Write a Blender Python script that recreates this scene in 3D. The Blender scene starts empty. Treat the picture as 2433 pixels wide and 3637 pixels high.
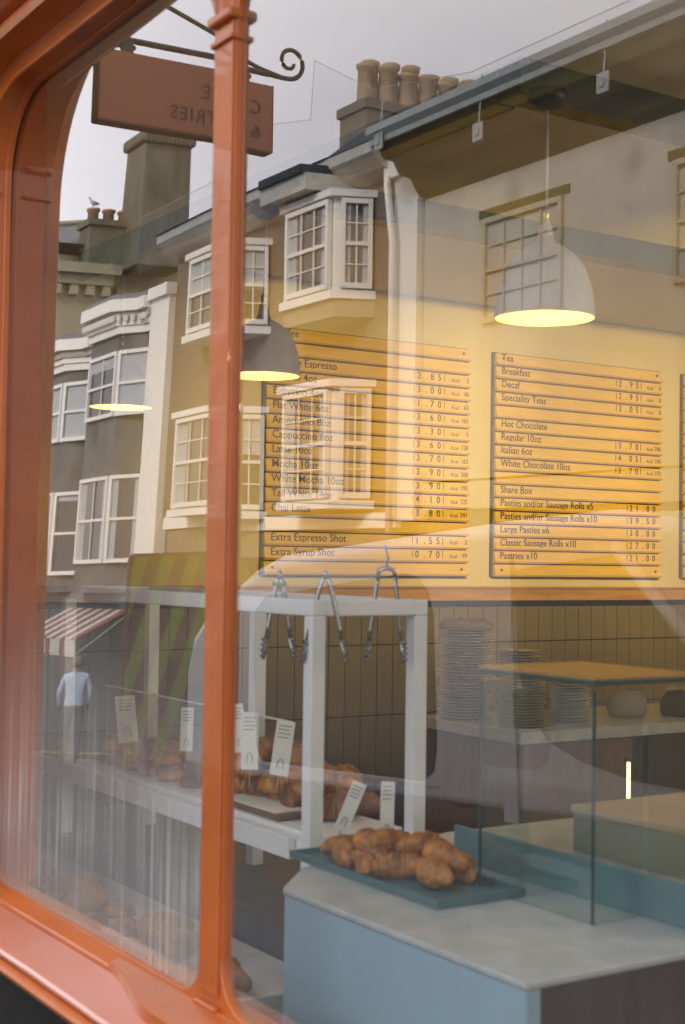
import bpy, bmesh, math, random
from mathutils import Vector, Matrix
random.seed(7)
R = math.radians
sc = bpy.context.scene

# ------------------------------------------------------------------ camera
TH, PIT, ROL = R(33), R(2.0), 0.014
ax = Vector((-math.cos(TH)*math.cos(PIT), math.sin(TH)*math.cos(PIT), math.sin(PIT)))
up0 = Vector((0, 0, 1)); up = (up0 - ax*up0.dot(ax)).normalized()
rt = ax.cross(up)
right = rt*math.cos(ROL) + up*math.sin(ROL)
upv = up*math.cos(ROL) - rt*math.sin(ROL)
cd = bpy.data.cameras.new('camera'); cam = bpy.data.objects.new('camera', cd)
sc.collection.objects.link(cam); sc.camera = cam
m = Matrix((right, upv, -ax)).transposed().to_4x4(); m.translation = (0, -1.2, 1.55)
cam.matrix_world = m
cd.sensor_fit = 'VERTICAL'; cd.sensor_height = 36; cd.sensor_width = 24
cd.lens = 50; cd.clip_start = 0.05; cd.clip_end = 900
cd.dof.use_dof = True; cd.dof.focus_distance = 7.3; cd.dof.aperture_fstop = 5.6

# ------------------------------------------------------------------ world, sun, exposure
w = bpy.data.worlds.new("World"); sc.world = w; w.use_nodes = True
nt = w.node_tree; nt.nodes.clear()
out = nt.nodes.new('ShaderNodeOutputWorld'); bg = nt.nodes.new('ShaderNodeBackground')
sky = nt.nodes.new('ShaderNodeTexSky'); sky.sky_type = 'NISHITA'; sky.sun_disc = False
sky.sun_elevation = R(31); sky.sun_rotation = R(25)
tc = nt.nodes.new('ShaderNodeTexCoord'); mp = nt.nodes.new('ShaderNodeMapping'); mp.inputs['Scale'].default_value = (1, 1, 2.6)
nz = nt.nodes.new('ShaderNodeTexNoise'); nz.inputs['Scale'].default_value = 1.7; nz.inputs['Detail'].default_value = 5
cr = nt.nodes.new('ShaderNodeValToRGB')
cr.color_ramp.elements[0].position = .3; cr.color_ramp.elements[0].color = (5.6, 5.45, 5.85, 1)
cr.color_ramp.elements[1].position = .75; cr.color_ramp.elements[1].color = (8.8, 8.6, 8.85, 1)
mx = nt.nodes.new('ShaderNodeMixRGB'); mx.inputs[0].default_value = .9
L = nt.links.new
L(tc.outputs['Generated'], mp.inputs[0]); L(mp.outputs[0], nz.inputs['Vector']); L(nz.outputs[0], cr.inputs[0])
L(sky.outputs[0], mx.inputs[1]); L(cr.outputs[0], mx.inputs[2]); L(mx.outputs[0], bg.inputs[0]); L(bg.outputs[0], out.inputs[0])
bg.inputs[1].default_value = 0.12
sd = bpy.data.lights.new('sun', 'SUN'); sd.energy = 1.5; sd.angle = R(14); sd.color = (1, .96, .9)
sun = bpy.data.objects.new('sun', sd); sc.collection.objects.link(sun)
sun.rotation_euler = (R(59), 0, R(155))   # light travels from over the shop towards the far facades
sc.view_settings.view_transform = 'Standard'; sc.view_settings.look = 'None'
sc.view_settings.gamma = 1; sc.view_settings.use_curve_mapping = False
sc.view_settings.exposure = 1.5
sc.cycles.max_bounces = 8; sc.cycles.transparent_max_bounces = 16; sc.cycles.diffuse_bounces = 4
sc.cycles.glossy_bounces = 4; sc.cycles.use_denoising = True; sc.cycles.sample_clamp_indirect = 3.0; sc.cycles.sample_clamp_direct = 12.0
sc.cycles.caustics_reflective = False; sc.cycles.caustics_refractive = False

# ------------------------------------------------------------------ materials
MC = {}
def mat(name, col, rough=.6, metal=0., var=.12, scale=8., col2=None, bump=0., bscale=None, coat=0., stretch=(1, 1, 1), spec=.5, det=5, trans=0.):
    if name in MC: return MC[name]
    M = bpy.data.materials.new(name); M.use_nodes = True; n = M.node_tree; b = n.nodes['Principled BSDF']
    t = n.nodes.new('ShaderNodeTexCoord'); mp = n.nodes.new('ShaderNodeMapping'); mp.inputs['Scale'].default_value = stretch
    z = n.nodes.new('ShaderNodeTexNoise'); z.inputs['Scale'].default_value = scale; z.inputs['Detail'].default_value = det
    r = n.nodes.new('ShaderNodeValToRGB'); r.color_ramp.elements[0].position = .3; r.color_ramp.elements[1].position = .7
    c2 = col2 or tuple(min(1, c*(1+var)) for c in col); c1 = col if col2 else tuple(c*(1-var) for c in col)
    r.color_ramp.elements[0].color = (*c1, 1); r.color_ramp.elements[1].color = (*c2, 1)
    n.links.new(t.outputs['Object'], mp.inputs[0]); n.links.new(mp.outputs[0], z.inputs['Vector'])
    n.links.new(z.outputs[0], r.inputs[0]); n.links.new(r.outputs[0], b.inputs['Base Color'])
    rm = n.nodes.new('ShaderNodeMapRange'); rm.inputs[3].default_value = max(.03, rough*.75); rm.inputs[4].default_value = min(1, rough*1.3)
    rz_ = n.nodes.new('ShaderNodeTexNoise'); rz_.inputs['Scale'].default_value = scale*2.3; rz_.inputs['Detail'].default_value = 6
    n.links.new(mp.outputs[0], rz_.inputs['Vector']); n.links.new(rz_.outputs[0], rm.inputs[0]); n.links.new(rm.outputs[0], b.inputs['Roughness']); b.inputs['Metallic'].default_value = metal
    b.inputs['Coat Weight'].default_value = coat; b.inputs['Specular IOR Level'].default_value = spec
    if trans: b.inputs['Transmission Weight'].default_value = trans
    if bump:
        z2 = n.nodes.new('ShaderNodeTexNoise'); z2.inputs['Scale'].default_value = bscale or scale*4; z2.inputs['Detail'].default_value = 4
        bp = n.nodes.new('ShaderNodeBump'); bp.inputs['Strength'].default_value = bump; bp.inputs['Distance'].default_value = .01
        n.links.new(mp.outputs[0], z2.inputs['Vector']); n.links.new(z2.outputs[0], bp.inputs['Height']); n.links.new(bp.outputs[0], b.inputs['Normal'])
    MC[name] = M; return M
def emit(name, col, s):
    if name in MC: return MC[name]
    M = bpy.data.materials.new(name); M.use_nodes = True; n = M.node_tree; n.nodes.clear()
    o = n.nodes.new('ShaderNodeOutputMaterial'); e = n.nodes.new('ShaderNodeEmission'); e.inputs[0].default_value = (*col, 1); e.inputs[1].default_value = s
    n.links.new(e.outputs[0], o.inputs[0]); MC[name] = M; return M

def glass_mat(name, ior, tint=(.95, .97, .96), dirt=.0, streak=False, gain=1.0):
    """thin sheet of glass: fresnel share mirrored, the rest let through; an optional film of dried streaks"""
    M = bpy.data.materials.new(name); M.use_nodes = True; n = M.node_tree; n.nodes.clear(); k = n.links.new
    o = n.nodes.new('ShaderNodeOutputMaterial')
    fr = n.nodes.new('ShaderNodeFresnel'); 
    gm = n.nodes.new('ShaderNodeNewGeometry'); im = n.nodes.new('ShaderNodeMapRange'); im.inputs[3].default_value = ior; im.inputs[4].default_value = 1/ior
    k(gm.outputs['Backfacing'], im.inputs[0]); k(im.outputs[0], fr.inputs['IOR'])
    a = n.nodes.new('ShaderNodeMath'); a.operation = 'MULTIPLY'; a.inputs[1].default_value = 2*gain; k(fr.outputs[0], a.inputs[0])
    b = n.nodes.new('ShaderNodeMath'); b.operation = 'ADD'; b.inputs[1].default_value = 1; k(fr.outputs[0], b.inputs[0])
    c = n.nodes.new('ShaderNodeMath'); c.operation = 'DIVIDE'; c.use_clamp = True; k(a.outputs[0], c.inputs[0]); k(b.outputs[0], c.inputs[1])
    tr = n.nodes.new('ShaderNodeBsdfTransparent'); tr.inputs[0].default_value = (*tint, 1)
    gl = n.nodes.new('ShaderNodeBsdfGlossy'); gl.inputs['Roughness'].default_value = 0.0; gl.inputs[0].default_value = (1, 1, 1, 1)
    mx = n.nodes.new('ShaderNodeMixShader'); k(c.outputs[0], mx.inputs[0]); k(tr.outputs[0], mx.inputs[1]); k(gl.outputs[0], mx.inputs[2])
    last = mx
    if dirt or streak:
        t = n.nodes.new('ShaderNodeTexCoord')
        df = n.nodes.new('ShaderNodeBsdfDiffuse'); df.inputs[0].default_value = (.62, .63, .6, 1)
        mp = n.nodes.new('ShaderNodeMapping'); mp.inputs['Scale'].default_value = (70, 1, 1.3); k(t.outputs['Object'], mp.inputs[0])
        z = n.nodes.new('ShaderNodeTexNoise'); z.inputs['Scale'].default_value = 1; z.inputs['Detail'].default_value = 3; k(mp.outputs[0], z.inputs['Vector'])
        rp = n.nodes.new('ShaderNodeMapRange'); rp.inputs[1].default_value = .42; rp.inputs[2].default_value = .75; k(z.outputs[0], rp.inputs[0])
        sx = n.nodes.new('ShaderNodeSeparateXYZ'); k(t.outputs['Object'], sx.inputs[0])
        zr = n.nodes.new('ShaderNodeMapRange'); zr.inputs[1].default_value = 1.55; zr.inputs[2].default_value = .95; k(sx.outputs['Z'], zr.inputs[0])
        m1 = n.nodes.new('ShaderNodeMath'); m1.operation = 'MULTIPLY'; k(rp.outputs[0], m1.inputs[0]); k(zr.outputs[0], m1.inputs[1])
        z2 = n.nodes.new('ShaderNodeTexNoise'); z2.inputs['Scale'].default_value = 3.5; k(t.outputs['Object'], z2.inputs['Vector'])
        zq = n.nodes.new('ShaderNodeMapRange'); zq.inputs[1].default_value = .35; zq.inputs[2].default_value = .7; k(z2.outputs[0], zq.inputs[0])
        m2 = n.nodes.new('ShaderNodeMath'); m2.operation = 'MULTIPLY'; m2.inputs[1].default_value = .50 if streak else .04; k(m1.outputs[0], m2.inputs[0])
        m2b = n.nodes.new('ShaderNodeMath'); m2b.operation = 'MULTIPLY'; k(m2.outputs[0], m2b.inputs[0]); k(zq.outputs[0], m2b.inputs[1])
        m3 = n.nodes.new('ShaderNodeMath'); m3.operation = 'ADD'; m3.inputs[1].default_value = dirt; k(m2b.outputs[0], m3.inputs[0])
        m4 = n.nodes.new('ShaderNodeMath'); m4.operation = 'MULTIPLY_ADD'; m4.inputs[1].default_value = .20 if streak else .035; k(zr.outputs[0], m4.inputs[0]); k(m3.outputs[0], m4.inputs[2])
        ms = n.nodes.new('ShaderNodeMixShader'); k(m4.outputs[0], ms.inputs[0]); k(mx.outputs[0], ms.inputs[1]); k(df.outputs[0], ms.inputs[2]); last = ms
    k(last.outputs[0], o.inputs[0]); MC[name] = M; return M

ORG = mat('orange_gloss_paint', (.44, .105, .016), .36, var=.14, scale=4, coat=.3, bump=.22, bscale=30)
BLACKP = mat('black_paint', (.012, .012, .012), .4)
WIN_L = glass_mat('window_glass_streaked', 1.78, dirt=.01, streak=True)
WIN_R = glass_mat('window_glass', 1.86, dirt=.008, streak=False)
THING = glass_mat('display_glass', 1.4, tint=(.93, .975, .965))
WALLM = mat('plaster_beige', (.50, .445, .32), .8, var=.05, scale=2)
CEILM = mat('ceiling_paint', (.72, .70, .66), .85, var=.04, scale=1)
BEAMM = mat('dark_steel', (.018, .022, .032), .45)
RAILM = mat('rail_wood', (.36, .20, .05), .45, var=.2, scale=5, stretch=(6, .7, 6))
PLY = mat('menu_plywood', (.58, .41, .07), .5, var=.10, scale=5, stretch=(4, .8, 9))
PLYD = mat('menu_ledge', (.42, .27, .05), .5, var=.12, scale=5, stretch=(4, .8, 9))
INK = mat('black_ink', (.035, .028, .02), .6)
INKL = mat('grey_ink', (.12, .085, .045), .6)
GROOVE = mat('menu_side', (.07, .06, .055), .7)
TILE = mat('tile_brown_grey', (.15, .13, .10), .35, var=.08, scale=9)
GROUT = mat('grout_dark', (.02, .018, .015), .9)
WHM = mat('white_metal', (.80, .83, .84), .4, var=.04)
STEEL = mat('brushed_steel', (.34, .34, .33), .25, metal=1, var=.05)
BRASS = mat('brass', (.6, .42, .15), .3, metal=1)
SHADE = mat('grey_enamel', (.66, .68, .67), .38, var=.06, scale=20)
SHIN = mat('white_enamel', (.85, .80, .66), .4, var=.02)
CORD = mat('white_cord', (.8, .78, .72), .6)
BULB = emit('warm_bulb', (1, .60, .16), 26)
PLATE = mat('stoneware', (.66, .63, .54), .35, var=.06, scale=12)
PAPER = mat('card_paper', (.70, .70, .60), .7, var=.04)
PBAG = mat('brown_paper', (.42, .30, .17), .8, var=.12, scale=10)
MARB = mat('grey_marble', (.46, .46, .43), .4, col2=(.60, .60, .56), scale=18)
BLUEP = mat('pale_blue_panel', (.29, .46, .56), .5, var=.06, scale=3)
TEAL = mat('teal_tray', (.06, .15, .17), .4)
BROWNP = mat('brown_wood_panel', (.15, .085, .045), .55, var=.25, scale=4, stretch=(5, 5, .6))
DARKW = mat('dark_brown_panel', (.03, .013, .008), .5, var=.25, scale=3)
NOIR = mat('near_black', (.012, .012, .012), .5)
TANW = mat('tan_wood', (.42, .30, .15), .5, var=.12, scale=4, stretch=(1, 5, 5))
CRUST = mat('pastry_crust', (.15, .045, .010), .4, col2=(.62, .26, .055), scale=26, bump=.5, bscale=60)
CRUST2 = mat('pasty_crust', (.22, .075, .018), .5, col2=(.56, .27, .07), scale=16, bump=.5, bscale=50)
CRUST3 = mat('dark_pastry', (.10, .035, .014), .5, col2=(.34, .13, .04), scale=20, bump=.5, bscale=50)
REFL_GLOW = emit('led_reflection_glow', (1, .82, .35), 1.5)
FLOORM = mat('floor_boards', (.34, .27, .19), .6)

# ------------------------------------------------------------------ mesh helpers
COL = sc.collection
class MB:
    def __init__(s): s.v = []; s.f = []
    def add(s, vs, fs):
        k = len(s.v); s.v += [tuple(v) for v in vs]; s.f += [tuple(i+k for i in f) for f in fs]; return s
    def box(s, x0, x1, y0, y1, z0, z1):
        if x0 > x1: x0, x1 = x1, x0
        if y0 > y1: y0, y1 = y1, y0
        if z0 > z1: z0, z1 = z1, z0
        return s.add([(x0,y0,z0),(x1,y0,z0),(x1,y1,z0),(x0,y1,z0),(x0,y0,z1),(x1,y0,z1),(x1,y1,z1),(x0,y1,z1)],
              [(0,3,2,1),(4,5,6,7),(0,1,5,4),(1,2,6,5),(2,3,7,6),(3,0,4,7)])
    def prism(s, poly, ax, a, b):
        """poly: 2D list in the two other axes (order xyz without ax), extruded a..b along ax"""
        def P(p, t):
            q = list(p); q.insert('xyz'.index(ax), t); return q
        n = len(poly); vs = [P(p, a) for p in poly] + [P(p, b) for p in poly]
        return s.add(vs, [tuple(range(n-1, -1, -1)), tuple(range(n, 2*n))] + [(i, (i+1) % n, (i+1) % n+n, i+n) for i in range(n)])
    def lathe(s, prof, seg=24, c=(0, 0, 0), wob=0.):
        vs = []; n = len(prof)
        for j in range(seg):
            a = 2*math.pi*j/seg
            for r, z in prof: vs.append((c[0]+r*math.cos(a), c[1]+r*math.sin(a), c[2]+z + wob*math.sin(2*a+1)*r))
        fs = []
        for j in range(seg):
            k = (j+1) % seg
            for i in range(n-1): fs.append((j*n+i, k*n+i, k*n+i+1, j*n+i+1))
        return s.add(vs, fs)
    def tube(s, pts, r, seg=8, r2=None, flat=1.):
        vs = []; n = len(pts)
        for i, p in enumerate(pts):
            p = Vector(p); a = Vector(pts[max(i-1, 0)]); b = Vector(pts[min(i+1, n-1)]); d = (b-a).normalized()
            h = Vector((0, 0, 1)) if abs(d.z) < .9 else Vector((0, 1, 0))
            e = d.cross(h).normalized(); g = d.cross(e).normalized(); rr = r if r2 is None else r+(r2-r)*i/(n-1)
            for j in range(seg):
                t = 2*math.pi*j/seg; vs.append(p+e*rr*math.cos(t)+g*rr*flat*math.sin(t))
        fs = [(i*seg+j, i*seg+(j+1) % seg, (i+1)*seg+(j+1) % seg, (i+1)*seg+j) for i in range(n-1) for j in range(seg)]
        fs += [tuple(range(seg)), tuple(reversed(range((n-1)*seg, n*seg)))]
        return s.add(vs, fs)
    def mesh(s, name, m, smooth=False, auto=None):
        me = bpy.data.meshes.new(name); me.from_pydata(s.v, [], s.f); me.validate(); me.update()
        if m: me.materials.append(m)
        bm = bmesh.new(); bm.from_mesh(me); bmesh.ops.recalc_face_normals(bm, faces=bm.faces); bm.to_mesh(me); bm.free()
        if smooth: me.polygons.foreach_set('use_smooth', [True]*len(me.polygons))
        return me
    def build(s, name, m, parent=None, loc=(0, 0, 0), smooth=False, bevel=0., seg=2):
        o = bpy.data.objects.new(name, s.mesh(name, m, smooth)); COL.objects.link(o); o.location = loc
        if parent: o.parent = parent
        if bevel:
            b = o.modifiers.new('b', 'BEVEL'); b.width = bevel; b.segments = seg; b.limit_method = 'ANGLE'; b.angle_limit = R(40)
        return o
def tag(o, label, cat, group=None):
    o['label'] = label; o['category'] = cat
    if group: o['group'] = group
    return o
def struct(o): o['kind'] = 'structure'; return o
def stuff(o): o['kind'] = 'stuff'; return o
def thing(name, label, cat, loc=(0, 0, 0), rz=0, group=None):
    o = bpy.data.objects.new(name, None); o.empty_display_size = .1; COL.objects.link(o); o.location = loc; o.rotation_euler = (0, 0, rz)
    return tag(o, label, cat, group)
def link_mesh(name, me, parent=None, loc=(0, 0, 0), rot=(0, 0, 0), scale=(1, 1, 1)):
    o = bpy.data.objects.new(name, me); COL.objects.link(o); o.location = loc; o.rotation_euler = rot; o.scale = scale
    if parent: o.parent = parent
    return o
def copy_tree(o, parent=None):
    c = o.copy(); COL.objects.link(c)
    if parent: c.parent = parent
    for ch in list(o.children): copy_tree(ch, c)
    return c
def text(s, size, loc, parent, m, rot=(R(90), 0, R(90)), align='LEFT', sp=1., sx=1., name='lettering', off=0., ext=.0006):
    cu = bpy.data.curves.new('lettering', 'FONT'); cu.body = s; cu.size = size; cu.extrude = ext; cu.align_x = align; cu.space_character = sp; cu.offset = off
    cu.resolution_u = 3; cu.materials.append(m)
    tmp = bpy.data.objects.new('tmp', cu); me = bpy.data.meshes.new_from_object(tmp); bpy.data.objects.remove(tmp)
    o = bpy.data.objects.new(name, me); COL.objects.link(o); o.location = loc; o.rotation_euler = rot; o.scale = (sx, 1, 1); o.parent = parent
    return o

# ================================================================== SETTING: ground, street, room
def gz(x):
    return -.03 if x > -2.5 else -.03 + .085*(x+2.5)*min(1, (-2.5-x)/2)
def ground_strip(name, y0, y1, dz, m, step=3.):
    b = MB(); xs = [-260, -120] + [-80+i*step for i in range(int(84/step)+1)] + [60, 260]
    for i in range(len(xs)-1):
        g = [max(gz(x), -8) + dz for x in (xs[i], xs[i+1])]
        b.add([(xs[i], y0, g[0]), (xs[i+1], y0, g[1]), (xs[i+1], y1, g[1]), (xs[i], y1, g[0])], [(0, 1, 2, 3)])
    bm = b.build(name, m, smooth=False); return struct(bm)
ASPH = mat('asphalt', (.035, .037, .04), .8, spec=.15, var=.2, scale=5, bump=.3, bscale=90)
PAVE = mat('paving_slabs', (.06, .058, .053), .8, spec=.2, var=.15, scale=2, bump=.2)
ground_strip('ground', -260, 260, -.20, mat('distant_ground', (.16, .16, .15), .9))
ground_strip('road', -9.6, -1.9, -.10, ASPH)
def pavement(name, ya, yb):
    b = MB(); xs = [-80+i*2. for i in range(50)]
    for i in range(len(xs)-1):
        z0, z1 = gz(xs[i]), gz(xs[i+1])
        vs = [(x, y, z) for x, zz in ((xs[i], z0), (xs[i+1], z1)) for y, z in ((ya, zz-.15), (ya, zz+.02), (yb, zz+.02), (yb, zz-.15))]
        b.add(vs, [(0, 1, 5, 4), (1, 2, 6, 5), (2, 3, 7, 6)])
    return struct(b.build(name, PAVE))
pavement('pavement', -1.9, -.02); pavement('pavement', -11.8, -9.6)
b = MB()
for yy in (-9.2, -9.32):
    for i in range(40):
        x0, x1 = -50+i*1.5, -50+(i+1)*1.5
        b.add([(x0, yy, gz(x0)-.094), (x1, yy, gz(x1)-.094), (x1, yy+.06, gz(x1)-.094), (x0, yy+.06, gz(x0)-.094)], [(0, 1, 2, 3)])
struct(b.build('road', mat('yellow_line_paint', (.62, .45, .08), .7)))

# room shell
RX0, RX1, RY1, RZ = -6.5, 3.2, 8.6, 3.06
struct(MB().box(RX0, RX1, .0, RY1, -.06, .0).build('floor', FLOORM))
struct(MB().box(RX0-.02, RX1+.02, .0, RY1+.02, RZ, RZ+.1).build('ceiling', CEILM))
wl = struct(MB().box(RX0-.2, RX0, .0, RY1, 0, RZ).build('wall', WALLM))
struct(MB().box(RX0, RX1, RY1, RY1+.2, 0, RZ).build('wall', WALLM))
struct(MB().box(RX1, RX1+.2, 0, RY1, 0, RZ).build('wall', WALLM))
# dado rail and vertical tiles on the menu wall
rail = MB().box(0, .035, .02, RY1-.02, 1.335, 1.405).box(0, .05, .02, RY1-.02, 1.405, 1.418).build('rail', RAILM, wl, loc=(RX0, 0, 0), bevel=.004)
MB().box(0, .016, .02, RY1-.02, 1.302, 1.334).build('rail_dark_strip', NOIR, wl, loc=(RX0, 0, 0))  # near-black strip under the dado rail
MB().box(0, .006, .02, RY1-.02, 0, 1.30).build('grout', GROUT, wl, loc=(RX0, 0, 0))
tw, gp = .106, .006
tm = {}
ny = int((6.4-.9)/tw)
for zi, (za, zb) in enumerate([(1.098, 1.30), (.711, 1.090), (.324, .703)]):
    me = MB().box(0, .008, gp/2, tw-gp/2, 0, zb-za).mesh('tile', TILE)
    for i in range(ny):
        o = link_mesh('tile', me, wl, (RX0+.006+random.uniform(-.001, .0012), .92+i*tw, za))
        o.rotation_euler = (0, random.uniform(-.003, .003), random.uniform(-.006, .006))

# steel beams at the ceiling
def beam(x0, x1, y0, y1, z0=2.875, z1=2.985):
    o = MB().box(x0, x1, y0, y1, z0, z1).build('ceiling_beam', BEAMM); return struct(o)
beam(-6.49, -3.175, 1.37, 1.44)
for x in (-3.11, -4.56): beam(x-.045, x+.045, 1.37 if x > -3.2 else 1.443, 8.5)

# ================================================================== menu boards
ROWS1 = [("Coffee", None, None), ("", None, None), ("Double Espresso", "2.85", "3"), ("Piccolo 4oz", "3.00", "46"), ("Babycino 4oz", "1.70", "63"),
  ("Flat White 6oz", "3.60", "101"), ("Americano 8oz", "3.30", "3"), ("Cappuccino 8oz", "3.60", "128"), ("Latte 10oz", "3.70", "162"),
  ("Mocha 10oz", "3.90", "208"), ("White Mocha 10oz", "3.90", "195"), ("Tall White 14oz", "4.10", "225"), ("Chai Latte", "3.80", "241"),
  ("", None, None), ("Extra Espresso Shot", "1.55", "2"), ("Extra Syrup Shot", "0.70", "49"), ("", None, None)]
ROWS2 = [("Tea", None, None), ("Breakfast", "2.95", "0"), ("Decaf", "2.95", "0"), ("Speciality Teas", "3.05", "0"), ("", None, None),
  ("Hot Chocolate", None, None), ("Regular 10oz", "3.70", "296"), ("Italian 6oz", "4.05", "246"), ("White Chocolate 10oz", "3.70", "273"),
  ("", None, None), ("Share Box", None, None), ("Pasties and/or Sausage Rolls x5", "21.00", None), ("Pasties and/or Sausage Rolls x10", "39.50", None),
  ("Large Pasties x6", "30.00", None), ("Classic Sausage Rolls x10", "27.00", None), ("Pastries x10", "21.00", None), ("", None, None)]
ROWS3 = [("", None, None)]*17
def menu(y0, rows, label, width=1.36):
    z0, z1 = 1.475, 2.79; n = len(rows); p = (z1-z0)/n
    t = thing('menu_board', label, 'menu board', (RX0, y0, z0), group='slatted menu boards on the side wall')
    MB().box(.0, .022, 0, width, 0, z1-z0).build('backing', GROOVE, t, bevel=.002)
    MB().box(.0, .0, 0, 0, 0, 0)
    sl = MB().add([(.022, .012, .012), (.048, .012, .012), (.034, .012, p-.006), (.022, .012, p-.006),
                   (.022, width-.004, .012), (.048, width-.004, .012), (.034, width-.004, p-.006), (.022, width-.004, p-.006)],
                  [(0, 3, 2, 1), (4, 5, 6, 7), (0, 1, 5, 4), (1, 2, 6, 5), (2, 3, 7, 6), (3, 0, 4, 7)]).mesh('slat', PLY)
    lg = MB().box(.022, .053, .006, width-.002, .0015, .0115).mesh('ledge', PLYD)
    dv = MB().box(.0, .003, 0, .002, .016, p-.012).mesh('divider', INKL)
    for i, (s, pr, kc) in enumerate(rows):
        zb = (n-1-i)*p
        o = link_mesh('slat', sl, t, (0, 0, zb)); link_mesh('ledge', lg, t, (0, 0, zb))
        tilt = (R(90)-.0, 0, R(90)); X = .0455
        if s: text(s, .060, (X, .045, .027), o, INK, tilt, sx=.97, off=.0001)
        if pr:
            long = len(pr) == 5; dy = .052; yy = width-(.285 if long else .385)
            for c in pr:
                text(c, .055, (X, yy+.018, .027), o, INK, tilt, align='CENTER', sx=.95, off=.0001)
                if c != '.': yy += dy
                else: yy += dy*.8
            link_mesh('divider', dv, o, (.043, width-(.30 if long else .40), 0))
            if not long: link_mesh('divider', dv, o, (.043, yy+.0, 0))
        if kc is not None:
            text('Kcal', .030, (X, width-.135, .027), o, INKL, tilt)
            text(kc, .040, (X, width-.012, .027), o, INKL, tilt, align='RIGHT', sx=.9)
    sw = MB().lathe([(0, .003), (.008, .003), (.009, 0)], 10).mesh('screw', GROOVE, True)
    for yy in (.06, width-.05):
        for zz in (.04, (z1-z0)-.035): link_mesh('screw', sw, t, (.044, yy, zz), (0, R(90), 0))
    return t
menu(2.50, ROWS1, 'wooden slat menu board listing coffees and their prices, partly behind the small grey lamp')
menu(4.045, ROWS2, 'wooden slat menu board listing teas, hot chocolate and share boxes')
t3 = menu(5.605, ROWS3, 'slat menu board cut off by the right edge of the photo', .5)

# ================================================================== pendant lamps
def lamp(x, y, z, label, s=1.0):
    t = thing('pendant_lamp', label, 'pendant lamp', (x, y, z), group='grey dome pendant lamps')
    r = .14*s
    prof = [(r, 0), (r*.985, .035*s), (r*.93, .085*s), (r*.80, .135*s), (r*.60, .175*s), (r*.36, .200*s), (r*.2, .210*s), (r*.17, .225*s), (.018, .232*s)]
    inn = [(a-.003, h-.003) for a, h in prof][::1]
    inn[0] = (r-.003, 0.0)
    MB().lathe(prof+[], 48).build('lamp_shade', SHADE, t, smooth=True)
    MB().lathe(inn, 48).build('shade_lining', SHIN, t, smooth=True)
    MB().lathe([(r-.003, 0), (r-.001, -.002), (r+.001, -.001), (r, .002)], 48).build('rim', SHIN, t, smooth=True)
    MB().lathe([(.0, .262), (.017, .262), (.021, .235), (.021, .222), (0, .222)], 16).build('cap', SHIN, t, smooth=True)
    MB().lathe([(.0, .305), (.009, .305), (.013, .29), (.009, .283), (.012, .27), (.012, .262), (0, .262)], 16).build('collar', BRASS, t, smooth=True)
    MB().tube([(0, 0, .305), (.002, 0, .45), (0, 0, 2.83-z)], .006, 8).build('cord', CORD, t, smooth=True)
    h = 2.874-z
    MB().lathe([(0, h), (.055, h), (.055, h-.03), (.02, h-.055), (0, h-.055)], 20).build('ceiling_rose', BEAMM, t, smooth=True)
    bl = MB().lathe([(0, .05), (.016, .055), (.028, .075), (.03, .095), (.022, .12), (.013, .145), (.0, .15)], 16).build('bulb', BULB, t, smooth=True)
    MB().lathe([(0, .222), (.017, .222), (.017, .149), (0, .149)], 12).build('lamp_holder', CORD, t, smooth=True)
    return t
lamp(-3.0, 1.41, 2.235, 'grey dome lamp with a glowing rim before the bare wall, highest of the three')
lamp(-4.575, 1.41, 2.235, 'grey dome lamp overlapping the coffee menu just right of the orange mullion')
lamp(-5.85, 1.41, 2.225, 'faint grey dome lamp seen through the left pane among the reflected windows')

def spot(x, y, target, power, label, size=43, blend=.9, col=(1, .66, .17)):  # spot lamps added out of view to light the menu wall
    t = thing('fill_spotlight', label, 'fill_spotlight', (x, y, 2.70), group='added spotlights out of view on the ceiling near the window')
    d = (Vector(target)-Vector((x, y, 2.70))).normalized(); q = d.to_track_quat('-Z', 'Y')
    h = MB().lathe([(.0, .09), (.035, .09), (.035, -.03), (.030, -.03), (.030, .0), (0, .0)], 20).build('housing', BEAMM, t, smooth=True); h.rotation_euler = q.to_euler()
    MB().tube([(0, 0, .05), (0, 0, .358)], .01, 8).build('stem', BEAMM, t)
    ld = bpy.data.lights.new('fill_spot_light', 'SPOT'); ld.energy = power; ld.spot_size = R(size); ld.spot_blend = blend; ld.shadow_soft_size = .03; ld.color = col
    lo = bpy.data.objects.new('fill_spot_light', ld); COL.objects.link(lo); lo.parent = t; lo.location = d*.035; lo.rotation_euler = q.to_euler()
spot(-2.4, 1.9, (-6.5, 3.1, 2.0), 225, 'dark spotlight added out of view and aimed at the coffee menu')
spot(-2.4, 2.6, (-6.5, 4.6, 2.05), 300, 'dark spotlight added out of view and aimed at the tea menu')
spot(-2.6, 3.6, (-6.5, 6.0, 1.9), 225, 'dark spotlight added out of view and aimed at the wall end')

for i_, (x, y) in enumerate([(-.6, 3.2), (-.6, 5.6), (1.4, 4.4)]):  # unseen tube lamps added to brighten the ceiling and room
    t = thing('fill_tube_light', ['warm white tube light added out of view over the service side', 'warm white tube light added out of view at the back of the shop', 'warm white tube light added out of view by the far wall'][i_], 'tube light', (x, y, 2.45), group='added tube lights out of view')
    MB().tube([(-.6, 0, 0), (.6, 0, 0)], .018, 10).build('tube', emit('fill_tube_glow', (1, .84, .64), 46), t, smooth=True)
    MB().box(-.62, -.601, -.02, .02, -.02, .03).box(.601, .62, -.02, .02, -.02, .03).build('end_cap', WHM, t)
    for s_ in (-.5, .5): MB().tube([(s_, 0, .019), (s_, 0, .608)], .003, 6).build('wire', WHM, t)

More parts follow.
